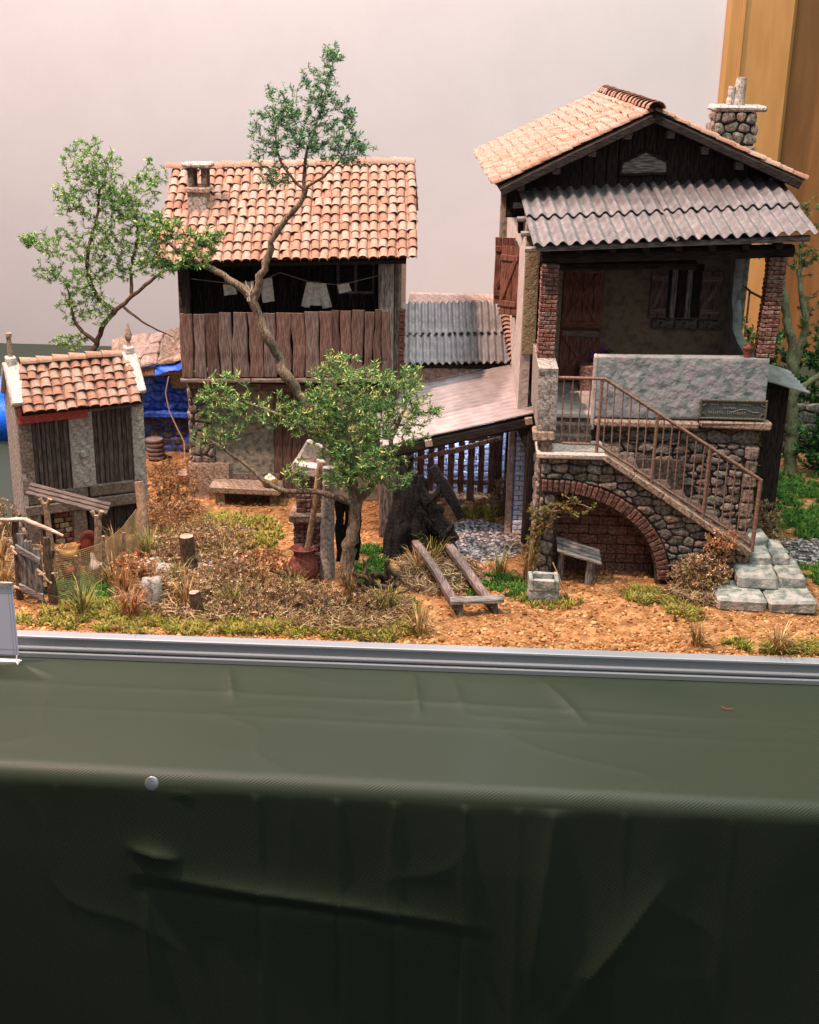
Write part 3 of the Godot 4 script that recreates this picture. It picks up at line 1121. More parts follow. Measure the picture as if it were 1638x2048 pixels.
func stone_house() -> void:
	var h := thing("stone_house", "tall stone farmhouse with arched stair, roofed porch and stone chimney", "house", V(17, 0, -30))
	var X := Vector3.RIGHT
	var Y := Vector3.UP
	var Z := Vector3.BACK
	var sm := [M.stone, M.stone_1, M.stone_2, M.stone_3, M.stone_4, M.stone_5]
	# stair wall with its arch
	var wall := PackedVector2Array([Vector2(7.7, 0), Vector2(26.6, 0), Vector2(26.6, 3.0), Vector2(13.1, 11.5), Vector2(7.7, 11.5)])
	var hollow: PackedVector2Array = Geometry2D.clip_polygons(wall, arc_poly(9.5, 8.3))[0]
	var b := Mb.new()
	extrude(b, hollow, V(0, -0.3, -15.75), X, Y, 3.4)
	part(h, "stair_wall", b, M.mortar)
	for q in Geometry2D.clip_polygons(wall, arc_poly(10.7, 9.5, true)):
		if not Geometry2D.is_polygon_clockwise(q):
			stones(h, "stone", q, V(0, 0, -15.72), X, Y, 0.76, 1.75, 0.34, sm, 0.05)
	# left jamb and the stones of the corner
	stones(h, "stone", PackedVector2Array([Vector2(7.7, 0), Vector2(9.15, 0), Vector2(9.15, 8.2), Vector2(7.7, 8.2)]), V(0, 0, -15.72), X, Y, 1.15, 1.1, 0.34, [M.stone_1, M.stone_4, M.stone])
	stones(h, "stone", PackedVector2Array([Vector2(-21, 0), Vector2(-15.7, 0), Vector2(-15.7, 12.6), Vector2(-21, 12.6)]), V(7.62, 0, 0), Z, Y, 1.2, 1.2, 0.2, [M.stone_1, M.stone_4])
	# arch ring
	var rm := brick_mesh(0.42, 1.05, 0.8)
	var am := [M.brick_arch, M.brick_arch1, M.brick_2]
	var bm := [M.brick, M.brick_1, M.brick_2, M.brick_3]
	for k in 2:
		inst(h, "arch_brick", rm[k], am[k], Transform3D(Basis(), V(8.1 + k * 0.5, 8.9, -15.6)))
	var t := PI / 2 - 0.01
	while t > 0.03:
		var pt := V(9.0 + 10.1 * cos(t), 8.9 * sin(t), -15.58 + rr(-0.05, 0.05))
		var nrm := Vector2(cos(t) / 10.1, sin(t) / 8.9).normalized()
		inst(h, "arch_brick", rm[rng.randi() % 4], am[rng.randi() % 3], Transform3D(Basis(Z, atan2(nrm.y, nrm.x) - PI / 2 + rr(-0.03, 0.03)), pt))
		t -= 0.49 / Vector2(10.1 * sin(t), 8.9 * cos(t)).length()
	# bricked-up back of the arch
	bricks(h, "brick", V(9.0, -0.2, -18.5), X, Y, 10.0, 9.0, 1.75, 0.9, 0.4, [M.brick_dark, M.brick_dark1], func(x, y): return pow(x / 10.2, 2) + pow(y / 9.0, 2) < 1.0)
	boxpart(h, "arch_back", V(8.6, -0.3, -19.0), V(20.5, 10.5, -18.62), M.mortar, 0.0)
	# landing slab and sloping coping
	boxpart(h, "landing_slab", V(7.3, 11.45, -19.0), V(13.2, 12.0, -14.95), M.slab, 0.12, 0.05)
	var d := V(13.4, -8.55, 0).normalized()
	var up := V(8.55, 13.4, 0).normalized()
	var start := V(13.0, 11.75, -15.5)
	for k in 5:
		b = Mb.new()
		b.bevel(start + d * (1.6 + k * 3.17), V(1.57, 0.3, 0.6), Basis(d, up, Z), 0.1, 0.05, rng)
		part(h, "coping_stone", b, M.granite_warm)
	for k in 9:
		boxpart(h, "stair_step", V(13.1 + k * 1.5, 10.0 - k * 0.95, -18.95), V(14.7 + k * 1.5, 11.6 - k * 0.95, -16.1), M.granite_dark, 0.08, 0.03)
	# wall of the house behind the stair
	boxpart(h, "core", V(8.8, -0.3, -30.8), V(27.0, 13.9, -19.45), M.mortar, 0.0)
	stones(h, "stone", PackedVector2Array([Vector2(12.45, 11.6), Vector2(13.2, 11.4), Vector2(25.9, 3.0), Vector2(25.9, 12.0), Vector2(12.45, 12.0)]), V(0, 0, -19.42), X, Y, 0.76, 1.75, 0.4, sm, 0.05)
	stones(h, "stone", PackedVector2Array([Vector2(12.5, 12.0), Vector2(27.1, 12.0), Vector2(27.1, 13.4), Vector2(12.5, 13.4)]), V(0, 0, -19.42), X, Y, 1.3, 2.0, 0.3, [M.stone_5, M.stone_2, M.stone_3])
	for k in 7:
		b = Mb.new()
		b.box(V(25.9 + (0.25 if k % 2 else 0.0), 2.6 + k * 1.35, -20.4), V(27.1, 3.85 + k * 1.35, -19.0 + rr(0, 0.1)), 0.16, 0.08, rng)
		part(h, "corner_stone", b, M.stone_1 if k % 2 else M.stone_4)
	boxpart(h, "mould_stone", V(12.35, 13.42, -19.8), V(21.5, 14.1, -18.55), M.granite_warm, 0.16, 0.06)
	boxpart(h, "mould_stone", V(21.62, 13.5, -19.8), V(27.85, 14.2, -18.55), M.granite_warm, 0.16, 0.06)
	# parapet
	b = Mb.new()
	rough_panel(b, V(12.3, 19.55, -19.0), V(14.8, 0.25, 0), V(0.05, -5.4, 0), 0.16, 0.055, 1.3, 0.7)
	part(h, "parapet", b, M.plaster)
	boxpart(h, "parapet_end", V(12.1, 13.0, -20.2), V(12.42, 19.6, -18.9), M.wash, 0.1, 0.04)
	# memorial plate
	var pl := boxpart(h, "plaque", V(21.55, 14.45, -18.85), V(27.2, 16.1, -18.72), M.plate, 0.03)
	pl.set_meta("label", "dark bronze plate with worn raised lettering in a moulded frame")
	b = Mb.new()
	b.box(V(21.45, 16.0, -18.8), V(27.3, 16.2, -18.6), 0.04)
	b.box(V(21.45, 14.4, -18.8), V(27.3, 14.56, -18.6), 0.04)
	b.box(V(21.45, 14.56, -18.8), V(21.65, 16.0, -18.61), 0.04)
	b.box(V(27.1, 14.56, -18.8), V(27.3, 16.0, -18.61), 0.04)
	for e in [[21.68, 14.6, 0.0], [27.07, 14.6, PI / 2], [21.68, 15.97, -PI / 2], [27.07, 15.97, PI]]:
		var arc := PackedVector3Array()
		for k in 7:
			var a: float = e[2] + PI / 2 * k / 6.0
			arc.append(V(e[0] + 0.34 * cos(a), e[1] + 0.34 * sin(a), -18.66))
		b.tube(arc, PackedFloat32Array([0.05, 0.05, 0.05, 0.05, 0.05, 0.05, 0.05]), 5)
	part(pl, "plaque_frame", b, M.bronze)
	b = Mb.new()
	# worn lettering: three rows of raised strokes, unreadable as in the photograph
	for line in [[22.35, 15.68, 0.17, [4, 6, 6], 0.19], [23.5, 15.34, 0.15, [7], 0.17], [22.3, 14.9, 0.2, [7, 9], 0.185]]:
		var x: float = line[0]
		for word in line[3]:
			for k in word:
				var hh: float = line[2]
				var y: float = line[1]
				b.box(V(x, y, -18.74), V(x + 0.04, y + hh, -18.68), 0.0)
				match rng.randi() % 4:
					0: b.box(V(x + 0.04, y, -18.74), V(x + 0.13, y + 0.04, -18.685), 0.0)
					1: b.box(V(x + 0.04, y + hh - 0.04, -18.74), V(x + 0.13, y + hh, -18.685), 0.0)
					2: b.box(V(x + 0.1, y, -18.74), V(x + 0.14, y + hh, -18.685), 0.0)
					3: b.box(V(x + 0.04, y + hh * 0.4, -18.74), V(x + 0.12, y + hh * 0.62, -18.685), 0.0)
				x += line[4]
			x += 0.28
	var curve := PackedVector3Array()
	var cr := PackedFloat32Array()
	for k in 10:
		curve.append(V(24.2 + k * 0.27, 15.2 + sin(k * 0.75 - 1.2) * 0.14, -18.7))
		cr.append(0.025)
	b.tube(curve, cr, 4)
	part(pl, "lettering", b, M.letters)
	# steps up to the porch, porch floor
	boxpart(h, "porch_step", V(8.7, 11.9, -19.6), V(12.15, 12.75, -17.9), M.granite_dark, 0.08, 0.03)
	boxpart(h, "porch_step", V(8.7, 12.7, -20.6), V(12.15, 13.55, -18.7), M.granite_dark, 0.08, 0.03)
	boxpart(h, "porch_floor", V(7.6, 13.92, -31.0), V(27.0, 14.35, -19.4), M.wash, 0.06)
	# flank wall, cap stone and the end pier
	b = Mb.new()
	rough_panel(b, V(7.05, 19.3, -15.3), V(1.65, 0, 0), V(0.1, -5.4, 0), 0.2, 0.1, 10.0, 1.1)
	part(h, "flank_wall", b, M.granite_white)
	boxpart(h, "cap_stone", V(6.85, 12.95, -16.9), V(8.75, 13.85, -15.1), M.granite_warm, 0.16, 0.08)
	boxpart(h, "end_pier", V(7.5, 11.9, -19), V(8.6, 12.95, -15.3), M.granite_warm, 0.12, 0.05)
	b = Mb.new()
	rough_panel(b, V(6.0, 30.3, -25.0), V(1.2, 0, 0), V(0.05, -12.0, 0), 0.25, 0.08, 1.2, 1.0)
	part(h, "wall_end", b, M.ochre)
	# left wall (turned a little outwards), right and back walls
	var lw := PackedVector2Array([Vector2(-56, 10.8), Vector2(-25.2, 10.8), Vector2(-25.2, 30.6), Vector2(-29.2, 32.6), Vector2(-56, 33.2)])
	b = Mb.new()
	var skew := Vector3(0.02, 0, 1.0)
	extrude(b, lw, V(6.45, 0, 0), skew, Y, 0.9)
	part(h, "left_wall", b, M.wash)
	boxpart(h, "lower_left_wall", V(7.75, -0.3, -56), V(8.6, 13.0, -21), M.plaster_grey, 0.05)
	boxpart(h, "right_wall", V(26.4, -0.3, -56), V(27.2, 33.4, -31.0), M.plaster_grey, 0.1)
	boxpart(h, "rear_wall", V(4.5, -0.3, -56.6), V(27.2, 33.2, -55.8), M.plaster_grey, 0.1)
	# window in the left wall with two open shutters
	b = Mb.new()
	b.box(V(5.4, 20.0, -37.6), V(5.75, 26.8, -33.4), 0.0)  # dark box stands for the shade inside the window
	part(h, "opening_shade", b, M.dark_y)
	for sgn in [0, 1]:
		var hinge := V(5.85, 1.0, -33.2) if sgn == 0 else V(5.6, 1.2, -38.0)
		var out := V(-1.0, 0, -0.62).normalized() if sgn == 0 else V(-1.0, 0, -0.15).normalized()
		var sh := Mb.new()
		for k in 3:
			plank(sh, hinge + out * (0.35 + k * 0.66) + Y * 19.2, hinge + out * (0.35 + k * 0.66) + Y * 25.8, out, Y.cross(out), 0.63, 0.2)
		var s := part(h, "shutter", sh, M.red_y)
		var br := Mb.new()
		var f := Y.cross(out) * 0.2
		plank(br, hinge + f + out * 0.1 + Y * 20.3, hinge + f + out * 1.95 + Y * 20.3, Y, Y.cross(out), 0.55, 0.16)
		plank(br, hinge + f + out * 0.1 + Y * 24.7, hinge + f + out * 1.95 + Y * 24.7, Y, Y.cross(out), 0.55, 0.16)
		plank(br, hinge + f + out * 1.8 + Y * 20.6, hinge + f + out * 0.4 + Y * 24.5, out, Y.cross(out), 0.4, 0.14)
		part(s, "brace", br, M.red_y)
	# brick pillars
	for side in [[7.1, 19.25, 0.0, 22, 0.37], [26.0, 19.85, 0.03, 23, 0.375]]:
		var pm := brick_mesh(1.0, 0.32, 1.4)
		var hm := brick_mesh(0.44, 0.32, 1.4)
		for k in side[3]:
			var x: float = side[0] + side[2] * k * 0.32 + rr(-0.03, 0.03)
			var y: float = side[1] + (k + 0.5) * side[4]
			var wide: bool = k % 2 == 0
			inst(h, "brick", (pm if wide else hm)[k % 4], bm[rng.randi() % 4], Transform3D(Basis(Y, rr(-0.03, 0.03)), V(x + (0.5 if wide else 0.22), y, -19.9)))
			inst(h, "brick", (hm if wide else pm)[k % 4], bm[rng.randi() % 4], Transform3D(Basis(Y, rr(-0.03, 0.03)), V(x + (1.27 if wide else 0.99), y, -19.9)))
		b = Mb.new()
		b.prism(PackedVector3Array([V(side[0] + 0.08, side[1], -20.5), V(side[0] + 1.4, side[1], -20.5), V(side[0] + 1.4, side[1], -19.3), V(side[0] + 0.08, side[1], -19.3)]), PackedVector3Array([V(side[0] + 0.08 + side[2] * 7, side[1] + 8.2, -20.5), V(side[0] + 1.4 + side[2] * 7, side[1] + 8.2, -20.5), V(side[0] + 1.4 + side[2] * 7, side[1] + 8.2, -19.3), V(side[0] + 0.08 + side[2] * 7, side[1] + 8.2, -19.3)]))
		part(h, "pillar_core", b, M.mortar)
	# porch beams
	board(h, "porch_beam", V(6.9, 27.9, -19.9), V(28.2, 28.95, -19.9), Y, Z, 1.0, 1.3, M.dark_x)
	board(h, "porch_beam", V(8.4, 26.9, -21.6), V(20.5, 27.3, -21.6), Y, Z, 0.75, 0.8, M.dark_x)
	for k in 8:
		var x := 7.4 + k * 2.75
		board(h, "rafter", V(x, 28.7 + k * 0.12, -18.4), V(x - 0.7, 31.6 + k * 0.14, -28.9), X, Y, 0.55, 0.6, M.dark_z)
	# back wall of the porch
	b = Mb.new()
	rough_panel(b, V(8.3, 33.2, -31.0), V(18.4, 0.6, 0), V(0, -19.2, 0), 0.5, 0.1, 0.8, 0.6)
	part(h, "porch_wall", b, M.porch)
	boxpart(h, "door_jamb", V(8.95, 14.35, -31.0), V(9.85, 26.4, -30.4), M.ochre, 0.08, 0.04)
	boxpart(h, "door_lintel", V(8.9, 25.75, -31.0), V(16.0, 26.6, -30.35), M.grey_x, 0.08, 0.04)
	# door in two halves
	for half in [[14.5, 19.55], [19.75, 25.65]]:
		var dm := Mb.new()
		for k in 4:
			plank(dm, V(10.4 + k * 0.96, half[0], -30.6), V(10.4 + k * 0.96, half[1], -30.6), X, Z, 0.93, 0.3)
		var dl := part(h, "door", dm, M.red_y)
		var y0: float = half[0] + 0.35
		var y1: float = half[1] - 0.35
		board(dl, "brace", V(10.1, y0, -30.36), V(13.6, y0, -30.36), Y, Z, 0.55, 0.2, M.red_x)
		board(dl, "brace", V(10.1, y1, -30.36), V(13.6, y1, -30.36), Y, Z, 0.55, 0.2, M.brown_x)
		board(dl, "brace", V(10.3, y0 + 0.2, -30.34), V(13.4, y1 - 0.2, -30.34), V(-1, 1, 0), Z, 0.5, 0.18, M.red_y)
		board(dl, "brace", V(13.4, y0 + 0.2, -30.3), V(10.3, y1 - 0.2, -30.3), V(1, 1, 0), Z, 0.5, 0.18, M.red_y)
	# window under the porch
	boxpart(h, "opening_shade", V(19.6, 20.9, -31.1), V(23.0, 26.0, -30.85), M.dark_y, 0.0)  # dark box in place of the shaded opening
	for x in [20.35, 21.75]:
		board(h, "window_bar", V(x, 20.9, -30.75), V(x, 25.9, -30.75), X, Z, 0.5, 0.15, M.grey_y)
	for e in [[18.1, 19.75], [22.8, 24.8]]:
		var s2 := Mb.new()
		for k in 2:
			var w2: float = (e[1] - e[0]) / 2.0
			plank(s2, V(e[0] + w2 * (k + 0.5), 20.9, -30.6), V(e[0] + w2 * (k + 0.5), 25.4, -30.6), X, Z, w2 * 0.95, 0.25)
		var sh2 := part(h, "shutter", s2, M.brown_y1)
		for y in [21.6, 24.7]:
			board(sh2, "brace", V(e[0] + 0.1, y, -30.42), V(e[1] - 0.1, y, -30.42), Y, Z, 0.5, 0.15, M.brown_x)
		board(sh2, "brace", V(e[0] + 0.3, 21.8, -30.4), V(e[1] - 0.3, 24.5, -30.4), X, Z, 0.4, 0.12, M.brown_y)
	for k in 3:
		boxpart(h, "sill_stone", V(18.5 + k * 2.15, 19.95, -31.0), V(20.55 + k * 2.15, 20.75, -30.2), M.stone_5, 0.1, 0.05)
	# broken end wall of the porch
	var jag := PackedVector2Array([Vector2(-31, 14.3), Vector2(-20.2, 14.3), Vector2(-20.2, 19.6), Vector2(-24.5, 19.9), Vector2(-27.3, 20.6), Vector2(-28.0, 22.2), Vector2(-28.9, 23.1), Vector2(-29.2, 25.0), Vector2(-28.9, 26.1), Vector2(-29.4, 28.2), Vector2(-31, 29.0)])
	b = Mb.new()
	extrude(b, jag, V(26.25, 0, 0), V(0, 0, 1), Y, -0.8)
	part(h, "porch_end_wall", b, M.plaster)
	rod(h, "rail_bar", [V(26.4, 24.4, -29.6), V(26.5, 24.3, -26), V(26.6, 24.6, -20.8)], 0.11, M.stick)
	rod(h, "rail_bar", [V(26.45, 20.1, -26.5), V(26.45, 24.3, -26.5)], 0.1, M.stick)
	# gable of upright boards
	for k in 23:
		var x := 5.0 + k * 1.07
		var top := 39.6 - absf(x - 16.8) * (0.5 if x < 16.8 else 0.415)
		board(h, "gable_board", V(x, 30.4, -29.1 + (k % 2) * 0.06), V(x, top, -29.1 + (k % 2) * 0.06), X, Z, 1.05, 0.25, M.dark_y)
	b = Mb.new()
	b.prism(PackedVector3Array([V(4.2, 30, -30.2), V(29.2, 30, -30.2), V(29.2, 34.0, -30.2), V(16.6, 39.0, -30.2), V(4.2, 32.8, -30.2)]), PackedVector3Array([V(4.2, 30, -29.5), V(29.2, 30, -29.5), V(29.2, 34.0, -29.5), V(16.6, 39.0, -29.5), V(4.2, 32.8, -29.5)]))
	part(h, "gable_backing", b, M.dark_x)
	boxpart(h, "gable_base", V(5.4, 28.6, -30.9), V(28.4, 31.0, -29.3), M.dark_x, 0.05)
	var vp := PackedVector2Array([Vector2(14.3, 34.1), Vector2(18.5, 34.3), Vector2(18.45, 35.3), Vector2(16.45, 36.2), Vector2(14.35, 35.15)])
	b = Mb.new()
	extrude(b, vp, V(0, 0, -28.75), X, Y, 0.2)
	var vent := part(h, "vent_board", b, M.grey_x)
	b = Mb.new()
	for k in 5:
		var p0 := vp[k]
		var p1 := vp[(k + 1) % 5]
		var dd := (p1 - p0).normalized()
		plank(b, V(p0.x - dd.x * 0.1, p0.y - dd.y * 0.1, -28.68), V(p1.x + dd.x * 0.1, p1.y + dd.y * 0.1, -28.68), V(-dd.y, dd.x, 0), Z, 0.22, 0.3, 0.02)
	part(vent, "vent_frame", b, M.dark_x)
	# main roof
	var rf := V(16.53, 39.75, -26)
	var rb := V(15.0, 40.35, -56)
	var ef := V(3.15, 33.0, -26)
	var eb := V(1.55, 33.8, -56)
	var gf := V(30.1, 34.2, -26)
	var gb := V(28.6, 34.7, -56)
	b = Mb.new()
	b.prism(PackedVector3Array([rf - Y * 0.55, ef + V(0.3, -0.25, 0), eb + V(0.3, -0.25, 0), rb - Y * 0.55]), PackedVector3Array([rf - Y * 0.15, ef + V(0.2, 0.05, 0), eb + V(0.2, 0.05, 0), rb - Y * 0.15]))
	b.prism(PackedVector3Array([rf - Y * 0.55, gf + V(-0.3, -0.25, 0), gb + V(-0.3, -0.25, 0), rb - Y * 0.55]), PackedVector3Array([rf - Y * 0.15, gf + V(-0.2, 0.05, 0), gb + V(-0.2, 0.05, 0), rb - Y * 0.15]))
	part(h, "roof_deck", b, M.dark_z)
	tiles(h, rb, rf - rb, eb - rb, 32, 16, 17, true)
	tiles(h, rf, rb - rf, gf - rf, 32, 10, 1)
	ridge_tiles(h, rb + Y * 0.1, rf + Y * 0.1 + Z * 0.3, 17, 1.5)
	board(h, "barge_board", rf + V(0, -0.6, 0.1), ef + V(0.4, -0.4, 0.1), V(-0.45, 0.9, 0), Z, 0.7, 0.3, M.dark_x)
	board(h, "barge_board", rf + V(0, -0.6, 0.1), gf + V(-0.4, -0.4, 0.1), V(0.38, 0.92, 0), Z, 0.7, 0.3, M.dark_x)
	for k in 4:
		for s3 in 2:
			var e2 := ef if s3 == 0 else gf
			var q := (rf.lerp(e2, 0.14 + k * 0.23)) + V(0, -1.25, 0)
			boxpart(h, "purlin_end", q + V(-0.35, -0.35, -3.2), q + V(0.35, 0.35, -1.9), M.grey_z, 0.06, 0.05)
	# corrugated porch roof: two courses of two sheets
	var ca := V(5.25, 32.35, -28.7)
	var cu := V(22.6, 1.5, 0.0)
	var cw := V(0.95, -3.2, 11.2)
	for r in 2:
		for k in 2:
			b = Mb.new()
			var f0 := 0.0 if k == 0 else 0.52
			var f1 := 0.53 if k == 0 else 1.03
			var g0 := 0.0 if r == 0 else 0.47
			var g1 := 0.53 if r == 0 else 1.0
			var off := V(0, 0.18 - r * 0.16 + k * 0.05, 0)
			sheet(b, ca + cu * f0 + cw * g0 + off, cu * (f1 - f0), cw * (g1 - g0) + V(0, 0.1, 0), 11.0, 0.21, 0.08)
			part(h, "corrugated_sheet", b, M.sheet)
	for k in 4:
		var g := 0.12 + k * 0.27
		board(h, "purlin", ca + cw * g + V(-0.6, -0.65, 0), ca + cw * g + cu + V(0.3, -0.65, 0), Y, Z, 0.45, 0.45, M.grey_x)
	# chimney of field stones
	var cx0 := 25.9
	boxpart(h, "chimney_core", V(26.2, 32.0, -51.2), V(30.1, 38.9, -48.3), M.mortar, 0.1)
	stones(h, "stone", PackedVector2Array([Vector2(cx0, 33.5), Vector2(30.4, 33.5), Vector2(30.4, 39.0), Vector2(cx0, 39.0)]), V(0, 0, -48.25), X, Y, 1.15, 1.25, 0.5, [M.stone_3, M.stone_4, M.stone_2])
	stones(h, "stone", PackedVector2Array([Vector2(-51.2, 33.5), Vector2(-48.0, 33.5), Vector2(-48.0, 39.0), Vector2(-51.2, 39.0)]), V(26.15, 0, 0), V(0, 0, 1), Y, 1.15, 1.25, 0.5, [M.stone_3, M.stone_4])
	boxpart(h, "chimney_cap", V(25.6, 39.0, -51.6), V(31.0, 39.6, -47.6), M.granite, 0.2, 0.08)
	for q in [[28.35, 42.3, 0.62], [27.5, 41.4, 0.42]]:
		b = Mb.new()
		stick(b, V(q[0], 39.5, -49.4), V(q[0] + 0.1, q[1], -49.4), q[2], q[2] * 0.9, 0.03, 8)
		part(h, "chimney_pot", b, M.granite)
	# stair railing
	rod(h, "handrail", [V(8.6, 18.5, -15.5), V(12.7, 18.5, -15.5), V(26.75, 9.9, -15.5)], 0.15, M.rust, 8)
	rod(h, "bottom_rail", [V(9.4, 12.75, -15.5), V(12.4, 12.75, -15.5), V(26.3, 4.1, -15.5)], 0.13, M.rust, 6)
	for k in 4:
		var x: float = [12.4, 17.3, 22.0, 26.6][k]
		var yt: float = 18.4 if x < 12.6 else 18.5 - (x - 12.7) * 0.612
		var yb: float = 11.9 if x < 12.6 else 11.9 - (x - 12.7) * 0.62
		rod(h, "rail_post", [V(x, yb, -15.5), V(x + 0.05, yt, -15.5)], 0.15 if k < 3 else 0.19, M.rust, 6)
	for k in 24:
		var x := 9.3 + k * 0.72
		if absf(x - 12.4) < 0.25 or absf(x - 17.3) < 0.25 or absf(x - 22.0) < 0.25:
			continue
		var yt := 18.5 if x < 12.7 else 18.5 - (x - 12.7) * 0.612
		var yb := 12.75 if x < 12.4 else 12.75 - (x - 12.4) * 0.622
		rod(h, "baluster", [V(x + rr(-0.04, 0.04), yb, -15.5), V(x + rr(-0.06, 0.06), yt, -15.5)], 0.065, M.rust, 5)
	# steps at the foot of the stair, each block by itself
	for q in [[23.0, 27.1, 0.0, 1.0, -14.5, -10.1], [27.25, 31.3, 0.0, 1.05, -14.5, -9.9], [25.2, 28.6, 1.0, 2.2, -17.0, -12.6], [28.7, 31.0, 1.05, 2.05, -17.5, -13.0], [26.6, 28.4, 2.1, 3.1, -18.5, -15.4], [28.5, 30.2, 2.1, 2.9, -20.0, -15.8], [26.9, 28.6, 3.0, 3.8, -20.5, -17.6], [28.3, 30.0, 1.0, 2.3, -22, -19]]:
		b = Mb.new()
		var half := V(q[1] - q[0], q[3] - q[2] + 0.15, q[5] - q[4]) / 2.0
		b.bevel(V(q[0] + q[1], q[2] + q[3] - 0.15, q[4] + q[5]) / 2.0, half, Basis(Y, rr(-0.05, 0.03)), 0.22, 0.1, rng)
		part(h, "step_block", b, M.step)
	# things on the porch
	var pot := thing("flower_pot", "terracotta flower pot with a thin green plant on the parapet by the right pillar", "plant pot", V(25.3, 19.8, -19.65))
	b = Mb.new()
	lathe(b, org, [[0.32, 0.0], [0.42, 0.7], [0.5, 0.72], [0.5, 0.98], [0.4, 0.98], [0.36, 0.8], [0.0, 0.8]])
	part(pot, "pot", b, M.clay)
	bush_into(pot, org + V(0, 0.8, 0), 9, V(0.9, 1.7, 0.6), V(0, 1.6, 0), [lin("3a4a28"), lin("57682f"), lin("8a7a4a")], 0.035, 4, "plant")
	var bx := thing("brick_planter", "small brick planter with purple flowers beside the house door", "planter", V(12.7, 14.35, -28.6))
	b = Mb.new()
	b.box(V(11.7, 14.35, -29.6), V(13.8, 16.7, -27.6), 0.08, 0.05, rng)
	part(bx, "planter_box", b, M.brick)
	bush_into(bx, V(13.3, 16.6, -28.4), 40, V(1.5, 0.9, 0.8), V(0.7, 0.7, 0), [lin("7a2f86"), lin("94409c"), lin("5c2468"), lin("3a4a28")], 0.03, 5, "flowers")

func lathe(b: Mb, at: Vector3, prof: Array, sides := 14, squash := 1.0) -> void:
	var rows := []
	for q in prof:
		var row := PackedVector3Array()
		for j in sides:
			var a := TAU * j / sides
			row.append(at + V(cos(a) * q[0], q[1], sin(a) * q[0] * squash))
		rows.append(row)
	b.grid(rows, true)

# ---- the barn with the boarded balcony

